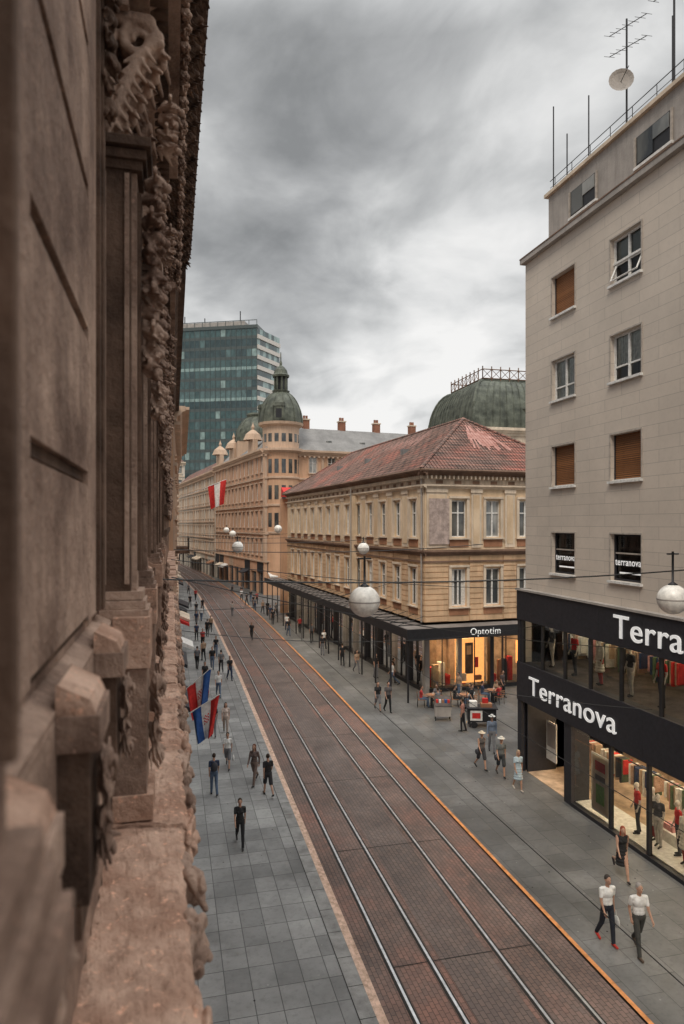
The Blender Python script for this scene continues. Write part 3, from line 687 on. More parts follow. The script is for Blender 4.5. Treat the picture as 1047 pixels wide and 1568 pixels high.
for s0,s1 in ((a,p),(b,q),(c,q),(e4,p),(p,q)): 
    L=(s1-s0).length; k=int(L/.35)
    for i in range(k): r.tube([s0.lerp(s1,i/k)+Vector((0,0,.03)),s0.lerp(s1,(i+.95)/k)+Vector((0,0,.07))],.11,tile,6)
# parallel tile rolls running straight down each slope (clipped by the hips)
for i in range(150):
    u=-eo+(L1+2*eo)*i/150; run=min(1.,(u+eo)/6.5,(L1+eo-u)/6.5)
    if run>.03: r.tube([F1.P(u,14.61,eo),F1.P(u,14.61+(RV-14.58)*run,eo-6.5*run)],.03,tile,3)
for i in range(52):
    w_=eo-(L2+2*eo)*i/52; run=min(1.,(eo-w_)/6.5,(w_+L2+eo)/6.5)
    if run>.03: r.tube([F1.P(-eo,14.61,w_),F1.P(-eo+6.5*run,14.61+(RV-14.58)*run,w_)],.03,tile,3)
r.tube([a+Vector((0,0,-.05)),b+Vector((0,0,-.05))],.1,brownc,6); r.tube([a+Vector((0,0,-.05)),e4+Vector((0,0,-.05))],.1,brownc,6)
for s_ in (.2,.45,.7): 
    c0=onW(s_,.45); r.box(Fr(c0,d,-n),-.25,.25,-.1,.35,-.3,.2,slate)
r.obj('roof',bm_)
r=MB(); F=Fr((13.2,84,0),(1,.07),(0,-1))
r.ext(F,[(0,15.6),(3,14.6),(3,14.3),(0,14.4)],0,5,redp); r.box(F,0,6,0,14.2,-1,0,tanw); r.obj('red_awning')
# ---------------------------------------------------------------- domed corner building
bd=empty('domed_corner_building')
FA=Fr((14,106,0),(-.139,.990),(-.990,-.139)); FB=Fr((14,106,0),(.99,.139),(.139,-.99))
m=MB(); gfac(m,FA,37,22.6,4,13,pinkw,tanl,base=5.2,ww=1.2,hh=.6); gfac(m,FB,42,22.6,4,13,tanw,tanl,base=5.2,ww=1.3,hh=.6)
m.box(FA,.35,36.6,0,22.5,-17,-.31,tanw); m.box(FB,.35,41,0,22.5,-15,-.31,tanw)
def hip(mb,F,u0,u1,w0,w1,v0,v1,mat,ins=2.5):
    A_=[F.P(u0,v0,w0),F.P(u1,v0,w0),F.P(u1,v0,w1),F.P(u0,v0,w1)]; mid=ins
    B_=[F.P(u0+mid,v1,w0-mid),F.P(u1-mid,v1,w0-mid),F.P(u1-mid,v1,w1+mid),F.P(u0+mid,v1,w1+mid)]
    for i in range(4): mb.poly([A_[i],A_[(i+1)%4],B_[(i+1)%4],B_[i]],mat)
    mb.poly(B_,mat)
hip(m,FB,0,42,.3,-14,22.8,27,slate,5.); hip(m,FA,2,36,.2,-13,22.8,26.5,slate,4)
for u in (8,14.5,21,28,35):
    m.box(FB,u,u+1.1,24.5,28.4,-5.6,-4.6,redbrick); m.box(FB,u-.1,u+1.2,28.4,28.6,-5.7,-4.5,creamL)
    for k in (.15,.6): m.box(FB,u+k,u+k+.3,28.6,29.2,-5.3,-5.0,redbrick)
for u in (11,17,24,31): m.box(FB,u,u+.9,24.0,24.7,-2.6,-1.6,glassG)
for u in (8,22,34):
    m.box(FA,u-2,u+2,22.7,25.0,-.6,.1,tanl); m.rev(tuple(FA.P(u,25,-.3)),[(1.6,0),(1.2,1.),(.5,1.6),(0,1.9)],8,tanl)
    m.rev(tuple(FA.P(u,26.8,-.3)),[(.2,0),(.3,.4),(.1,.9),(0,1.3)],8,tanl)
m.obj('walls_and_roofs',bd)
m=MB(); cc=(16.9,107.8,0)
m.rev(cc,[(2.9,0),(2.9,22.2)],16,tanw,.2); m.rev(cc,[(3.0,22.2),(3.6,22.5),(3.6,22.9),(2.9,23.0),(2.9,26.3),(3.5,26.6),(3.6,27.0),(2.9,27.0)],16,tanl,.2)
for z in (9.5,13.8,18.1): m.rev(cc,[(2.92,z),(3.1,z+.1),(3.1,z+.35),(2.92,z+.4)],16,tanl,.2)
for i in range(16):
    a=.2+2*math.pi*(i+.5)/16; N_=Vector((math.cos(a),math.sin(a))); F=Fr((cc[0],cc[1],0),(-N_.y,N_.x),N_)
    for z in (10.6,14.9,19.,23.9): m.box(F,-.33,.33,z,z+(2.2 if z<20 else 1.3),2.80,2.87,glassD)
prof=[(3.5*math.cos(t),27+5.2*math.sin(t)) for t in np.linspace(0,1.3,10)]
m.rev(cc,prof,32,copper)
for i in range(12):
    a=2*math.pi*i/12; m.tube([(cc[0]+r_*1.01*math.cos(a),cc[1]+r_*1.01*math.sin(a),z_) for r_,z_ in prof],.09,copper,5)
for q in ((.97,-.2423,-.2423,-.97),(-.2423,-.97,-.97,.2423)):
    F=Fr((cc[0],cc[1],0),(q[0],q[1]),(q[2],q[3])); m.box(F,-.8,.8,27.2,29.3,2.,3.5,copper); m.ext(Fr(F.P(0,0,0),F.U,F.N),[(2,29.3),(3.6,29.3),(3.5,29.9),(2,30.2)],-.9,.9,copper); m.box(F,-.45,.45,27.5,28.9,3.5,3.52,blk)
zl=.6
m.rev(cc,[(1.25,31.2+zl),(1.45,31.6+zl),(1.1,31.7+zl)],12,copper)
for i in range(8):
    a=2*math.pi*i/8; m.tube([(cc[0]+.95*math.cos(a),cc[1]+.95*math.sin(a),31.6+zl),(cc[0]+.95*math.cos(a),cc[1]+.95*math.sin(a),33.9+zl)],.16,copper,6)
m.rev(cc,[(.55,31.6+zl),(.55,33.9+zl)],8,blk); m.rev(cc,[(a_,b_+zl) for a_,b_ in [(1.3,33.8),(1.4,34.1),(1.15,34.3),(1.,34.9),(.6,35.4),(.2,35.7),(.22,36.1),(.1,36.5),(.06,37.8),(0,37.8)]],12,copper)
c2=(15.2,125,0); prof=[(3.9*math.cos(t),26+5*math.sin(t)) for t in np.linspace(0,1.15,9)]
m.rev(c2,[(4,22),(4,26)],8,tanl,.39); m.rev(c2,prof,24,copper); m.rev(c2,[(1.7,30.5),(1.9,30.9),(1.8,31.2),(0,31.2)],12,copper)
for i in range(12):
    a=2*math.pi*i/12; m.tube([(c2[0]+r_*1.01*math.cos(a),c2[1]+r_*1.01*math.sin(a),z_) for r_,z_ in prof],.09,copper,5)
m.obj('corner_domes',bd)
# ---------------------------------------------------------------- large dome building right
be=empty('large_domed_building'); m=MB(); c3=(45.,88,0)
F=Fr((37.2,80.2,0),(1,0),(0,-1)); m.box(F,0,30,0,23,-15.6,0,creamL); cornice(m,F,-.4,30,22.4,.7,1.,creamL); F_=Fr((37.2,95.8,0),(0,-1),(-1,0)); cornice(m,F_,0,15.6,22.4,.7,1.,creamL)
prof=[(7.8-2.7*(1-math.cos(t)) ,23.4+6.6*math.sin(t)) for t in np.linspace(0,math.pi/2,10)]
k=math.sqrt(2); m.rev(c3,[(a*k,b) for a,b in prof]+[(0,prof[-1][1])],4,copper,math.pi/4)
for s in (-1,1):
    for s2 in (-1,1): m.tube([(c3[0]+s*a,c3[1]+s2*a,b) for a,b in prof],.22,copper,6)
for x in np.arange(-6,6.1,1.0):
    m.tube([(c3[0]+x*(a/7.8),c3[1]-a-.02,b) for a,b in prof],.07,copper,4); m.tube([(c3[0]-a-.02,c3[1]+x*(a/7.8),b) for a,b in prof],.07,copper,4)
a=5.2; z0=30.0
m.box(W,c3[0]-a,c3[0]+a,z0,z0+.25,c3[1]-a,c3[1]+a,copper)
for z in (z0+.3,z0+1.5):
    for P0,P1 in (((-a,-a),(a,-a)),((-a,-a),(-a,a)),((a,-a),(a,a)),((-a,a),(a,a))): m.tube([(c3[0]+P0[0],c3[1]+P0[1],z),(c3[0]+P1[0],c3[1]+P1[1],z)],.07,brownc,4)
for i in range(9):
    x=-a+i*a*2/8
    for (px,py) in ((x,-a),(-a,x)):
        m.tube([(c3[0]+px,c3[1]+py,z0),(c3[0]+px,c3[1]+py,z0+1.9)],.08,brownc,4)
        if i<8:
            dx=a/4; q=(px+dx,py) if py==-a and px==x else (px,py+dx)
            m.tube([(c3[0]+px,c3[1]+py,z0+.3),(c3[0]+q[0],c3[1]+q[1],z0+1.5)],.04,brownc,4); m.tube([(c3[0]+px,c3[1]+py,z0+1.5),(c3[0]+q[0],c3[1]+q[1],z0+.3)],.04,brownc,4)
m.rev((c3[0],c3[1]-7.1,26.),[(.7,-.4),(.9,0),(.6,.9),(0,1.3)],12,copper)
m.obj('walls_and_dome',be)
# ---------------------------------------------------------------- glass tower
bg=empty('glass_office_tower'); m=MB()
rt=Vector((.9702,-.2423,0)); fw=Vector((.2423,.9702,0)); O=Vector((30.4,250,0))
dl=(-rt*.985+fw*.17).normalized(); nl=Vector((dl.y,-dl.x,0)); nl=-nl if nl.dot(fw)>0 else nl
dr=(fw*.90+rt*.43).normalized(); nr=Vector((dr.y,-dr.x,0)); nr=nr if nr.dot(rt)>0 else -nr
FG=Fr(O,dl,nl); FH=Fr(O,dr,nr)
gl=[darkglass('tower_glass_%d'%i,c,.1,sc(c,1.5)) for i,c in enumerate([(.045,.085,.088),(.075,.125,.128),(.03,.055,.06),(.20,.28,.27)])]
band=plain('tower_band',(.09,.11,.11),.4); bandl=plain('tower_band_light',(.68,.63,.57),.6)
rr=random.Random(5); fl=22; fh=83/fl
for i in range(fl):
    z=i*fh; row=rr.choice([0,0,1,2]) 
    for j in range(30):
        u=j*2; k=row if rr.random()<.75 else rr.choice([0,1,2,3])
        m.poly([FG.P(u,z+1.1,0),FG.P(u+2,z+1.1,0),FG.P(u+2,z+fh,0),FG.P(u,z+fh,0)],gl[k])
    m.box(FG,0,60,z,z+1.1,-.1,.02,band if i not in (18,15) else gl[3])
    for j in range(8):
        u=j*2.; m.poly([FH.P(u,z+1.5,0),FH.P(u+2,z+1.5,0),FH.P(u+2,z+fh,0),FH.P(u,z+fh,0)],gl[rr.choice((0,3,2))])
    m.box(FH,0,16,z,z+1.5,-.1,.45,bandl)
for j in range(31): m.box(FG,j*2-.10,j*2+.10,0,83,.021,.15,band)
m.box(FG,0.2,60,0,83,-16,-.2,band); m.box(FG,-.3,60,83,84.2,-16,.3,band)
m.box(FG,6,50,84.2,87,-12,-4,greyconc)
for u in np.arange(0,60,3): m.box(FG,u,u+.2,84.2,86,-.2,0,band)
m.box(FG,0,60,85.9,86.1,-.2,0,band)
for u,h in ((8,7),(22,5),(30,6)): m.tube([FG.P(u,84,-5),FG.P(u,84+h,-5)],.2,blk,5)
m.obj('tower_body',bg)
# ---------------------------------------------------------------- far street end
e=empty('white_townhouse'); m=MB(); U=Vector((2-8.7,200-143,0)); L=U.length; U.normalize(); F=Fr((8.7,143.2,0),U,(-U.y,U.x)); F.N=Vector((-U.y,U.x,0))
gfac(m,F,L,22,5,18,whitew,tanl); m.box(F,0,L,0,22,-14,-.31,whitew); m.poly([F.P(0,0,0),F.P(0,22,0),F.P(0,22,-.31),F.P(0,0,-.31)],whitew); hip(m,F,0,L,.2,-14,22.2,25,tile,3); m.obj('walls',e)
e=empty('street_end_building'); m=MB(); F=Fr((-36,216,0),(1,0),(0,-1)); gfac(m,F,40,30,6,14,whitew,creamL); m.box(F,0,40,0,30,-14,-.31,whitew); hip(m,F,0,40,.2,-14,30.2,33,tile,3); m.obj('walls',e)
hm=M('hill_grass',(.06,.08,.04),streak=0); m=MB()
for i in range(12):
    for j in range(6):
        def hp(i,j): x=-120+i*14; y=235+j*25; return (x,y,-.2+26*math.sin(min(1,j/3)*1.57)*math.sin(math.pi*max(0,min(1,i/12)))**.5)
        m.poly([hp(i,j),hp(i+1,j),hp(i+1,j+1),hp(i,j+1)],hm)
m.obj('hill',None,True)
leafm=[M('foliage_shaded',(.045,.065,.03),streak=0,bump=0),M('foliage_lit',(.09,.12,.05),streak=0,bump=0)]; bark=M('bark',(.10,.08,.06))
def tree(x,y,z,h,R,seed):
    e=empty('tree'); rnd=random.Random(seed); m=MB(); m.tube([(x,y,z),(x+.1,y,z+h*.3),(x,y+.1,z+h*.6)],[.45,.32,.15],bark,8)
    cl=[]
    for i in range(16):
        a=rnd.uniform(0,6.28); rr_=R*rnd.uniform(.2,.8); zz=z+h*rnd.uniform(.35,.92); c=Vector((x+rr_*math.cos(a),y+rr_*math.sin(a),zz)); cl.append((c,R*rnd.uniform(.22,.42)))
        m.tube([(x,y,z+h*.35),((x+c.x)/2,(y+c.y)/2,(z+h*.35+c.z)/2+.3),c],[.14,.09,.03],bark,5)
    m.obj('trunk_and_limbs',e); m=MB()
    for c,s in cl:
        for i in range(160):
            dv=Vector((rnd.gauss(0,1),rnd.gauss(0,1),rnd.gauss(0,.7))).normalized()*s*rnd.uniform(.5,1.1); p=c+dv; a=Vector((rnd.gauss(0,1),rnd.gauss(0,1),rnd.gauss(0,1))).normalized()*.3; b=a.orthogonal().normalized()*.2
            m.poly([p-a,p+b,p+a,p-b],leafm[0 if dv.z<0 or rnd.random()<.3 else 1])  # clump undersides darker, tops mostly lighter: shade painted into the leaf colours
    m.obj('crown',e)
for i,(x,y) in enumerate(((-8,262),(0,266),(-16,264),(8,268),(-24,262),(15,270))): tree(x,y,23.5,14,6.5,i)
# ---------------------------------------------------------------- wires and globe lamps
wm=plain('wire',(.02,.02,.02),.5)
m=MB()
def sag(a,b,s,r=.012,k=12):
    a,b=Vector(a),Vector(b); m.tube([a.lerp(b,i/k)-Vector((0,0,s*4*(i/k)*(1-i/k))) for i in range(k+1)],r,wm,4)
for x in (5.83,8.73):
    pts=[(x+xo(y),y,5.6) for y in range(4,200,8)]; m.tube(pts,.010,wm,4)
for y in (14.2,31,47,63,80,97): sag((-.3 if y<20 else .1,y,9.9),(15.3 if y<28 else 15.2,y+.6,10.0),.25,.017)
sag((.0,16,9.8),(15.3,20,6.8),.3,.012); sag((.1,31,7.2),(15.0,44,7.2),.5,.014); sag((.1,24,7.4),(15.3,25,7.0),.6,.012); sag((0,18,10.1),(15.3,27,8.2),.2,.011)
sag((8.73,22,5.6),(15.1,19,5.0),.1,.010); sag((5.83,40,5.6),(13.6,50,6),.2,.013)
for y in (31,63): sag((5.83,y,5.6),(5.83,y+.3,9.6),0,.008,1)
m.obj('tram_overhead_wires')
def globe(x,y,zc,R,ztop):
    e=empty('globe_street_lamp',(0,0,0)); a=MB(); a.rev((x,y,zc),[(max(.001,R*math.sin(t)),R*math.cos(t)) for t in np.linspace(0.28,math.pi-.02,18)],28,lampglass); a.obj('globe',e,True)
    b=MB(); b.rev((x,y,zc),[(R*1.01,.015),(R*1.025,.0),(R*1.01,-.015)],28,greyconc); b.rev((x,y,zc),[(R*.30,R*.94),(R*.32,R*1.0),(R*.16,R*1.1),(.04,R*1.16),(0,R*1.16)],16,blk)
    b.tube([(x,y,zc+R*1.1),(x,y,ztop)],.028,blk,8); b.tube([(x-.16,y,ztop-.06),(x+.16,y,ztop-.06)],.022,blk,6); b.obj('stem_and_cap',e,True)
globe(4.45,15.6,9.17,.37,10.25); globe(11.7,14.0,9.2,.36,10.35)
globe(8.9,31.4,9.85,.28,10.4) ; globe(3.3,35.3,9.83,.3,10.4); globe(9.1,59.6,10.6,.35,11.3)
globe(6.9,80,9.9,.4,10.6); globe(7.5,97,10.2,.4,10.9)
# ---------------------------------------------------------------- people
def cm(c,kind='cloth'):
    k='%s_%02x%02x%02x'%(kind,*[int(x*255) for x in c]); return plain(k,c,.8 if kind!='skin' else .5)
SK=(.46,.27,.19)
def sdist(P,p):
    if p[0]=='c':
        a,b=np.array(p[1]),np.array(p[2]); d=b-a; t=np.clip((P-a)@d/max(1e-9,d@d),0,1); return np.linalg.norm(P-(a+t[:,None]*d),axis=1)-(p[3]+t*(p[4]-p[3]))
    R=np.array(p[2]); q=P-np.array(p[1])
    return (np.linalg.norm(q/R,axis=1)-1)*R.min()
def person(x,y,h,head,top,bot,shoes=(.03,.03,.03),hair=(.04,.025,.015),legs='long',sleeve='short',stride=.35,hat=None,longhair=False,bag=None,dress=False,vox=.016,female=False,skin=SK,bend=0.,name='pedestrian',parent=None,z=0.,armbend=.35,ph=1,meshonly=False,sit=False):
    s=h/1.75; V=lambda *a:np.array(a,float); P=[]
    sw=.16 if female else .178; hw=.088
    lean=bend
    def T(p):
        c,s_=math.cos(lean),math.sin(lean); q=p-V(0,0,.95); return V(q[0],q[1]*c+q[2]*s_,-q[1]*s_+q[2]*c)+V(0,0,.95)
    SKN,HAI,TOP,BOT,SHO,HAT,BAG=range(7)
    zmin=9
    for sd,ang in ((-1,stride*ph),(1,-stride*ph)):
        hip_=V(sd*hw,0,.93); kb=.12 if ang>0 else .55*abs(stride)/.35
        if sit: kn=hip_+V(sd*.05,.42,.0); an=kn+V(0,.03*sd,-.43); a2=0
        else: kn=hip_+V(0,math.sin(ang)*.44,-math.cos(ang)*.44); a2=ang-kb; an=kn+V(0,math.sin(a2)*.43,-math.cos(a2)*.43)
        if legs=='shorts': P.append(('c',hip_,kn+V(0,0,.03),.098,.088,BOT)); P.append(('c',kn,an,.056,.038,SKN)); P.append(('c',hip_*.3+kn*.7,kn,.06,.055,SKN))
        elif legs=='long':
            P.append(('c',hip_,kn,.092,.068,BOT)); P.append(('c',kn,an,.066,.052,BOT))
        else: P.append(('c',hip_,kn,.085,.055,SKN)); P.append(('c',kn-V(0,0,.02),kn*.6+an*.4,.054,.052,SKN)); P.append(('c',kn*.6+an*.4,an,.052,.034,SKN))
        ta=a2*.6; fwd=V(0,math.cos(ta),math.sin(ta)); heel=an+V(0,-.03,-.045); toe=heel+fwd*.19+V(0,0,-.005)
        P.append(('c',heel,toe,.042,.033,SHO)); zmin=min(zmin,heel[2]-.042,toe[2]-.035)
    P.append(('e',V(0,0,.95),V(.155 if female else .158,.112,.135),BOT if not dress else TOP))
    wz=1.12; P.append(('e',T(V(0,0,wz)),V(.128 if female else .15,.10,.18),TOP)); P.append(('e',T(V(0,.008,1.29)),V(.155 if female else .172,.112,.165),TOP))
    P.append(('c',T(V(-sw+.045,0,1.395)),T(V(sw-.045,0,1.395)),.062,.062,TOP)); P.append(('e',T(V(0,0,1.04)),V(.152,.108,.10),TOP))
    if female: 
        for q in(-1,1): P.append(('e',T(V(q*.07,.085,1.27)),V(.055,.05,.055),TOP))
    if dress:
        for q in np.linspace(0,1,5): P.append(('e',V(0,.01,.95-.42*q),V(.165+.05*q,.125+.06*q,.09),TOP))
    P.append(('c',T(V(0,-.005,1.42)),T(V(0,.02,1.53)),.056,.052,SKN))
    hc=T(V(0,.03,1.63)); P.append(('e',hc,V(.072,.092,.108),SKN)); P.append(('e',hc+V(0,.045,-.055),V(.05,.05,.05),SKN)); P.append(('c',hc+V(0,.085,.01),hc+V(0,.108,-.02),.012,.017,SKN))
    for q in(-1,1): P.append(('e',hc+V(q*.073,.0,-.005),V(.012,.022,.032),SKN))
    if hair is not None:
        P.append(('e',hc+V(0,-.022,.025),V(.082,.093,.103),HAI))
        if longhair:
            P.append(('c',hc+V(0,-.06,-.02),hc+V(0,-.10,-.22),.075,.05,HAI))
            for q in(-1,1): P.append(('c',hc+V(q*.06,-.02,-.01),hc+V(q*.07,-.04,-.18),.035,.025,HAI))
    if hat: P.append(('e',hc+V(0,0,.06),V(.19,.20,.018),HAT)); P.append(('e',hc+V(0,-.005,.095),V(.085,.098,.07),HAT))
    fing=[]
    for sd,ang in ((-1,-stride*.9*ph),(1,stride*.9*ph)):
        if sit: ang=.5
        sh=T(V(sd*sw,0,1.39)); ab=.09; el=sh+V(sd*math.sin(ab)*.28,math.sin(ang)*.28,-math.cos(ang)*.28); a3=ang+(armbend if not sit else .9); wr=el+V(-sd*.005,math.sin(a3)*.24,-math.cos(a3)*.24)
        if sleeve=='short': mid=sh*.4+el*.6; P.append(('c',sh,mid,.055,.050,TOP)); P.append(('c',mid,el,.042,.037,SKN)); P.append(('c',el,wr,.038,.025,SKN))
        elif sleeve=='none': P.append(('c',sh,el,.05,.036,SKN)); P.append(('c',el,wr,.037,.024,SKN))
        else: P.append(('c',sh,el,.056,.045,TOP)); P.append(('c',el,wr,.045,.036,TOP))
        dr_=(wr-el)/np.linalg.norm(wr-el); P.append(('c',wr,wr+dr_*.075,.026,.03,SKN)); fing.append((wr,dr_,sd))
    if bag=='back': P.append(('e',T(V(0,-.19,1.23)),V(.14,.09,.21),BAG)); [P.append(('c',T(V(q*.10,-.07,1.42)),T(V(q*.11,.11,1.2)),.022,.022,BAG)) for q in(-1,1)]
    if bag=='side': P.append(('e',V(.25,.0,.84),V(.05,.14,.13),BAG)); P.append(('c',V(.22,0,.93),T(V(-.05,.02,1.46)),.014,.014,BAG))
    if bag=='hand': P.append(('e',V(-.27,-.0,.50),V(.05,.13,.17),BAG)); P.append(('c',V(-.27,0,.62),V(-.25,0,.80),.012,.012,BAG))
    me=remesh(P,vox)
    cols=[cm(skin,'skin'),cm(hair or (.3,.3,.3),'hair'),cm(top),cm(bot),cm(shoes),cm(hat or (.6,.55,.45)),cm((.05,.05,.06) if bag!='hand' else (.6,.6,.58),'bag')]
    me.materials.clear(); [me.materials.append(c_) for c_ in cols]
    nf=len(me.polygons); cen=np.empty(nf*3); me.polygons.foreach_get('center',cen); cen=cen.reshape(-1,3)
    D=np.array([sdist(cen,p) for p in P]); lab=np.array([p[5] if p[0]=='c' else p[3] for p in P])[D.argmin(0)]
    hd=cen-hc; face=(np.abs(hd[:,0])<.062)&(hd[:,1]>.035)&(hd[:,2]<.055)&(hd[:,2]>-.14)&(np.linalg.norm(hd,axis=1)<.17); lab=np.where(face&(lab==HAI),SKN,lab)
    me.polygons.foreach_set('material_index',lab.astype(int).tolist()); me.polygons.foreach_set('use_smooth',[True]*nf)
    mm=MB(); skm=cols[0]; dk=plain('eye_dark',(.02,.015,.01),.3); lip=plain('lip',(.35,.12,.09),.5)
    for wr,dd,sd in fing:
        a_=Vector(wr); dv=Vector(dd); fwdv=Vector((0,1,0)); acr=(fwdv-dv*fwdv.dot(dv)).normalized(); inn=Vector((-sd,0,0))
        for k,(o_,l_) in enumerate(((.026,.065),(.009,.075),(-.009,.07),(-.026,.055))):
            b0=a_+dv*.075+acr*o_; b1=b0+dv*l_*.55+inn*.008; b2=b1+dv*l_*.4+inn*.02; mm.tube([b0,b1,b2],[.009,.0085,.006],skm,6)
        b0=a_+dv*.03+acr*.024; mm.tube([b0,b0+dv*.03+acr*.025+inn*.01,b0+dv*.055+acr*.03+inn*.018],[.011,.009,.007],skm,6)
    for q in(-1,1): 
        mm.rev(tuple(Vector(hc)+Vector((q*.03,.086,.005))),[(0,-.009),(.009,-.003),(.009,.003),(0,.009)],6,dk)
    mm.tube([Vector(hc)+Vector((-.022,.09,-.055)),Vector(hc)+Vector((.022,.09,-.055))],.006,lip,5)
    o2=mm.obj('details'); 
    off=Vector((0,0,-zmin))
    bmx=bmesh.new(); bmx.from_mesh(me); nb=len(bmx.faces); me2=o2.data
    remap={}
    for i_,mt in enumerate(me2.materials):
        if mt.name not in [q.name for q in me.materials]: me.materials.append(mt)
        remap[i_]=[q.name for q in me.materials].index(mt.name)
    bmx.from_mesh(me2); bmx.faces.ensure_lookup_table()
    for f in list(bmx.faces)[nb:]: f.material_index=remap[f.material_index]
    for v in bmx.verts: v.co=(v.co+off)*s
    bmx.to_mesh(me); bmx.free(); bpy.data.objects.remove(o2)
    me.name=name
    if meshonly: return me
    o=link(bpy.data.objects.new(name,me),parent); o.location=(x,y,z); o.rotation_euler=(0,0,math.radians(head)); return o
K=(.018,.018,.02); Wt=(.74,.73,.71); NV=(.03,.045,.09); GR=(.16,.16,.17); TN=(.36,.25,.17); LB=(.42,.52,.58); DN=(.09,.13,.20); RD=(.42,.04,.04)
person(2.27,23.45,1.68,178,K,K,shoes=(.05,.05,.05),female=True,sleeve='short',stride=.36)
person(3.8,27.6,1.70,10,K,(.03,.03,.035),legs='shorts',sleeve='short',stride=.3)
person(3.4,28.9,1.75,150,(.14,.10,.09),(.17,.12,.10),female=True,longhair=True,hair=(.12,.04,.02),stride=.4,sleeve='long')
person(1.68,28.2,1.68,5,NV,DN,bag='back',stride=.2,vox=.018)
person(2.46,31.1,1.65,170,Wt,GR,legs='shorts',bag='hand',stride=.35,vox=.018,female=True)
person(2.75,36.1,1.72,175,(.62,.50,.44),(.40,.32,.27),female=True,longhair=True,vox=.02)
person(2.1,35.9,1.74,0,K,GR,vox=.02,stride=.2)
for (x,y,hd,t_,b_) in ((4.0,48.6,180,K,NV),(3.57,51.3,10,GR,K),(3.0,52.6,170,K,DN),(2.5,56.1,0,TN,K),(2.9,44.0,180,Wt,DN),(7.4,65.1,175,K,K),(7.1,82.8,0,(.5,.45,.42),GR),(2.7,62,180,RD,K),(3.4,68,0,K,K),(2.6,75,180,NV,GR),(3.3,79,0,Wt,DN),(3.8,88,180,K,K),
    (1.9,40.5,0,RD,DN),(2.2,47,180,K,K),(1.9,53,0,GR,K),(3.6,57.8,180,K,DN),(2.3,66,10,NV,K),(3.9,71,180,TN,K),(2.9,84,0,K,GR),(2.4,93,180,K,K),(3.4,101,0,RD,K),(2.6,110,180,GR,K)):
    person(x,y,1.73,hd+random.uniform(-15,15),t_,b_,vox=.026,stride=random.uniform(.15,.4),female=random.random()<.4)
person(13.5,28.2,1.72,185,(.10,.09,.085),(.05,.05,.055),hat=(.66,.56,.42),female=True,legs='shorts',sleeve='none',bag='side',stride=.3)
person(13.95,27.2,1.74,170,(.13,.14,.14),(.04,.045,.05),hat=(.68,.66,.6),legs='shorts',sleeve='short',stride=.28,bag='side')
person(13.9,25.6,1.68,175,LB,LB,female=True,dress=True,legs='bare',longhair=True,hair=(.4,.3,.2),shoes=(.6,.55,.5),stride=.22)
person(15.0,30.2,1.8,160,(.16,.20,.27),(.20,.20,.21),hat=(.6,.6,.58),stride=.2,sleeve='long')
person(13.6,18.5,1.72,160,K,K,female=True,dress=True,legs='bare',longhair=True,hair=(.30,.06,.03),stride=.5,shoes=(.04,.03,.03),vox=.014,bend=.12,sleeve='none')
person(11.1,15.7,1.80,178,(.78,.78,.76),(.02,.024,.035),shoes=(.5,.04,.03),stride=.22,vox=.012,hair=(.05,.04,.035),bag='hand')
person(11.6,15.1,1.84,170,(.72,.71,.69),(.055,.055,.05),shoes=(.10,.07,.05),hair=(.30,.28,.26),stride=.3,vox=.012,ph=-1,armbend=.6)
person(11.8,38.5,1.76,175,K,GR,female=True,vox=.02,legs='shorts',longhair=True); person(12.3,38.1,1.8,185,(.10,.09,.09),K,vox=.02,stride=.25)
for (x,y,hd,t_,b_) in ((14.6,44.2,90,Wt,DN),(14.9,45.0,240,K,K),(13.3,48.7,180,TN,GR),(20.4,39.6,200,(.08,.06,.06),K),(12.3,56,0,K,GR),(12.8,63,180,GR,K),(11.6,70,10,Wt,NV),(12.2,73,180,K,K),(11.0,78,180,NV,GR),(11.3,82.5,0,K,K),(10.9,83.8,180,TN,K),(10.3,87,180,GR,NV),(10.5,90,0,K,K),(11.4,94,180,(.35,.06,.05),K),(9.8,99,180,Wt,K),(10.3,104,0,K,GR),(9.4,110,180,GR,K),(15.0,33.6,40,(.45,.2,.15),K),(16.9,36.6,200,K,K),
    (12.9,51.5,0,K,K),(13.1,59,180,Wt,K),(11.2,66.5,180,K,DN),(10.8,74.5,0,K,K),(12.,80.5,200,GR,K),(17.5,39.8,100,TN,DN),(12.6,68,0,RD,K),(9.9,93,20,K,K),(10.9,97,180,K,DN),(14.2,46.8,180,K,GR)):
    person(x,y,1.73,hd+random.uniform(-15,15),t_,b_,vox=.024,stride=random.uniform(.1,.35),female=random.random()<.4)
# mannequins
mq1=person(0,0,1.78,0,(.55,.03,.03),(.04,.04,.05),stride=.06,hair=None,name='mannequin',meshonly=True,skin=(.6,.55,.5),vox=.018)
mq2=person(0,0,1.78,0,(.05,.05,.06),(.5,.48,.45),stride=.08,hair=None,name='mannequin_b',meshonly=True,skin=(.6,.55,.5),vox=.018,female=True)
mq3=person(0,0,1.78,0,(.62,.6,.56),(.3,.04,.04),stride=.05,hair=None,name='mannequin_c',meshonly=True,skin=(.6,.55,.5),vox=.018,dress=True,female=True)
for i,u in enumerate((6.9,7.4,7.95,8.6,9.2,9.9,10.6,11.4)):
    p_=FT.P(u,.17,-.5-.25*(i%2)); inst('mannequin',(mq1,mq3,mq2)[i%3],p_,bt,math.radians(90+(-20,10,25)[i%3]))
for i,u in enumerate((1.2,2.9,4.6,6.4,8.0)):
    p_=FT.P(u,4.84,-.6); inst('mannequin',(mq2,mq1,mq3)[i%3],p_,bt,math.radians(90))
for i,u in enumerate((4.5,7.,10.,14.5,18,22.6)):
    inst('mannequin',(mq2,mq1,mq3)[i%3],F1.P(u+.4,.1,-.6),bm_,math.radians(90))
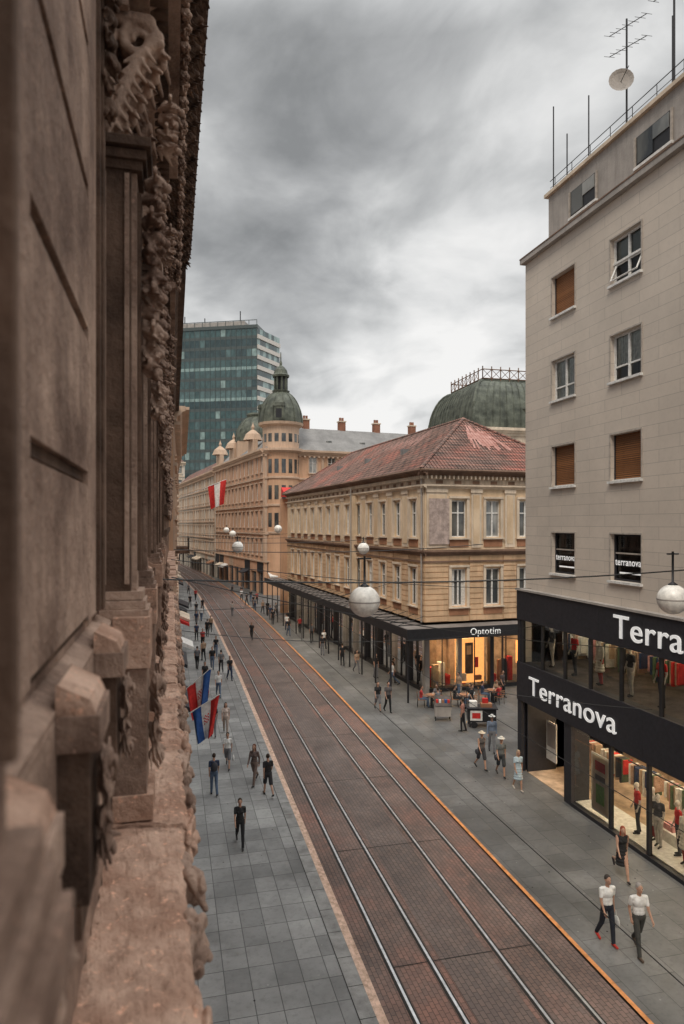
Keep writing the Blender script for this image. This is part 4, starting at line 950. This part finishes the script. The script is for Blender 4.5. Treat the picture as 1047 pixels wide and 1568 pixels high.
# ---------------------------------------------------------------- cafe seating
def chair(x,y,rot):
    e=empty('cafe_chair'); m=MB(); c,s=math.cos(rot),math.sin(rot); F=Fr((x,y,0),(c,s),(-s,c))
    m.box(F,-.21,.21,.44,.47,-.2,.22,brownp)
    for u in(-.19,.19):
        m.tube([F.P(u,0,.2),F.P(u,.44,.19)],.014,blk); m.tube([F.P(u,0,-.22),F.P(u,.45,-.19),F.P(u,.86,-.25)],.014,blk)
    for z in (.62,.74,.85): m.box(F,-.19,.19,z-.03,z+.03,-.25,-.23,brownp)
    m.obj('frame_and_seat',e)
def table(x,y):
    e=empty('cafe_table'); m=MB(); m.rev((x,y,0),[(0,.73),(.34,.73),(.34,.76),(0,.76)],20,brownp); m.tube([(x,y,.02),(x,y,.73)],.03,blk); m.rev((x,y,0),[(.22,0),(.22,.03),(0,.04)],16,blk)
    m.rev((x+.1,y,.76),[(0,0),(.035,0),(.04,.09),(0,.09)],8,whitep); m.obj('top_and_base',e)
for x,y in ((15.2,38.6),(17.2,38.2),(19.3,38.8)):
    table(x,y)
    for a in (0.3,2.2,4.4):
        cx,cy=x+.62*math.sin(a),y-.62*math.cos(a); ro=math.atan2(-(x-cx),(y-cy)); chair(cx,cy,ro)
        if random.random()<.75: person(cx,cy,1.72,math.degrees(ro),random.choice([K,Wt,TN,RD,GR,NV]),random.choice([K,DN,GR]),vox=.022,sit=True,z=-.01,female=random.random()<.5)
# ---------------------------------------------------------------- vendor cart
ec=empty('vendor_cart'); m=MB(); F=Fr((15.6,34.2,0),(.95,-.3),(-.3,-.95))
m.box(F,0,1.5,.3,1.0,-.8,0,blk); m.box(F,-.08,1.58,1.0,1.06,-.88,.08,dkfascia); m.box(F,.1,.75,.38,.92,.001,.02,whitep); m.box(F,.2,.65,.5,.8,.021,.026,redp)
for u in (.1,1.35): 
    for w in (-.7,-.1): m.tube([F.P(u,0,w),F.P(u,.3,w)],.04,blk,6)
for u in (.3,1.2):
    c0=F.P(u,.18,.05); m.tube([c0,c0+F.N*.06],.18,blk,14)
m.box(F,.1,.5,1.06,1.35,-.6,-.2,whitep); m.box(F,.7,1.3,1.06,1.25,-.6,-.15,brownp); m.box(F,.8,1.1,1.25,1.5,-.5,-.3,redp)
m.tube([F.P(1.5,1.06,-.8),F.P(1.5,1.9,-.8)],.02,blk); m.tube([F.P(0,1.06,-.8),F.P(0,1.9,-.8)],.02,blk)
m.obj('cart_body',ec)
ec=empty('display_stand'); m=MB(); F=Fr((14.3,35.8,0),(.95,-.3),(-.3,-.95))
m.box(F,0,.9,.25,.85,-.5,0,greyconc); m.ext(F,[(0,.85),(.05,.85),(-.45,1.3),(-.5,1.3),(-.5,.85)],0,.9,shopdk)
for u in(.05,.85):
    for w in(-.45,-.05): m.tube([F.P(u,0,w),F.P(u,.3,w)],.025,blk)
for i in range(5): m.box(F,.08+i*.16,.2+i*.16,.95,1.15,-.3,-.1,(redp,whitep,brownp,bluep,redp)[i])
m.obj('stand_body',ec)
# ---------------------------------------------------------------- world, sun
SE,SA=math.radians(52),math.radians(212)
w=bpy.data.worlds.new('World'); S.world=w; w.use_nodes=True; t=w.node_tree; t.nodes.clear()
out=t.nodes.new('ShaderNodeOutputWorld'); tc=t.nodes.new('ShaderNodeTexCoord')
sky=t.nodes.new('ShaderNodeTexSky'); sky.sky_type='NISHITA'; sky.sun_disc=False; sky.sun_elevation=SE; sky.sun_rotation=SA; sky.dust_density=3
b1=N(t,'ShaderNodeBackground',Strength=.1); t.links.new(sky.outputs[0],b1.inputs[0])
sp=t.nodes.new('ShaderNodeSeparateXYZ'); t.links.new(tc.outputs['Generated'],sp.inputs[0])
def MA(op,a,b=None,clamp=False):
    n_=t.nodes.new('ShaderNodeMath'); n_.operation=op; n_.use_clamp=clamp
    for i,x in enumerate((a,b)):
        if x is None: continue
        if hasattr(x,'is_linked'): t.links.new(x,n_.inputs[i])
        else: n_.inputs[i].default_value=x
    return n_.outputs[0]
zz=MA('ADD',MA('MAXIMUM',sp.outputs[2],0),.25)
cb=t.nodes.new('ShaderNodeCombineXYZ'); t.links.new(MA('DIVIDE',sp.outputs[0],zz),cb.inputs[0]); t.links.new(MA('DIVIDE',sp.outputs[1],zz),cb.inputs[1])
mp=t.nodes.new('ShaderNodeMapping'); mp.inputs['Location'].default_value=(5.3,2.2,0); mp.inputs['Rotation'].default_value=(0,0,.5); mp.inputs['Scale'].default_value=(1,.8,1); t.links.new(cb.outputs[0],mp.inputs[0])
n1=N(t,'ShaderNodeTexNoise',Scale=1.5,Detail=10,Roughness=.5,Distortion=.3); t.links.new(mp.outputs[0],n1.inputs['Vector'])
n2=N(t,'ShaderNodeTexNoise',Scale=4.6,Detail=8,Roughness=.52,Distortion=.5); t.links.new(mp.outputs[0],n2.inputs['Vector'])
mixn=MA('ADD',MA('MULTIPLY',n1.outputs['Fac'],.76),MA('MULTIPLY',n2.outputs['Fac'],.24))
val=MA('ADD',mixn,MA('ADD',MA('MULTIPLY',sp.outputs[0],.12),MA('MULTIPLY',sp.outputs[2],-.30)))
val=MA('ADD',val,.108)
rp=t.nodes.new('ShaderNodeValToRGB'); e_=rp.color_ramp.elements; e_[0].position=.38; e_[0].color=(.27,.275,.275,1); e_[1].position=.64; e_[1].color=(.96,.95,.93,1)
x_=e_.new(.45); x_.color=(.41,.415,.415,1); x_=e_.new(.51); x_.color=(.57,.575,.57,1); x_=e_.new(.57); x_.color=(.78,.78,.77,1)
t.links.new(val,rp.inputs[0])
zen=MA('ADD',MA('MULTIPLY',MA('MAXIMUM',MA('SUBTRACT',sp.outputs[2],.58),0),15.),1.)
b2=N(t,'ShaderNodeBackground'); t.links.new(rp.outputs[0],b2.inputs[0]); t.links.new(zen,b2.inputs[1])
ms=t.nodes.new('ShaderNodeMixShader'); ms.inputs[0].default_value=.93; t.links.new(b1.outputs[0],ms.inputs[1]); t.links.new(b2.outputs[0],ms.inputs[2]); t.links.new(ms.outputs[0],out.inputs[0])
ld=bpy.data.lights.new('sun','SUN'); ld.energy=1.5; ld.angle=math.radians(20); ld.color=(1,.89,.75); lo=link(bpy.data.objects.new('sun',ld))
az=SA; dirv=Vector((math.sin(az)*math.cos(SE),math.cos(az)*math.cos(SE),math.sin(SE))); lo.rotation_euler=dirv.to_track_quat('Z','Y').to_euler(); lo.location=(0,-20,60)
# ---------------------------------------------------------------- camera
cd=bpy.data.cameras.new('camera'); co=link(bpy.data.objects.new('camera',cd)); S.camera=co
cd.sensor_fit='HORIZONTAL'; cd.sensor_width=24; cd.lens=23.95; cd.clip_start=.05; cd.clip_end=3000
co.location=(0,0,11); co.rotation_euler=(math.radians(90),0,-math.radians(14.03)); cd.shift_y=19/1047
cd.dof.use_dof=True; cd.dof.focus_distance=26; cd.dof.aperture_fstop=1.8
S.view_settings.view_transform='Standard'; S.view_settings.look='None'; S.view_settings.exposure=0
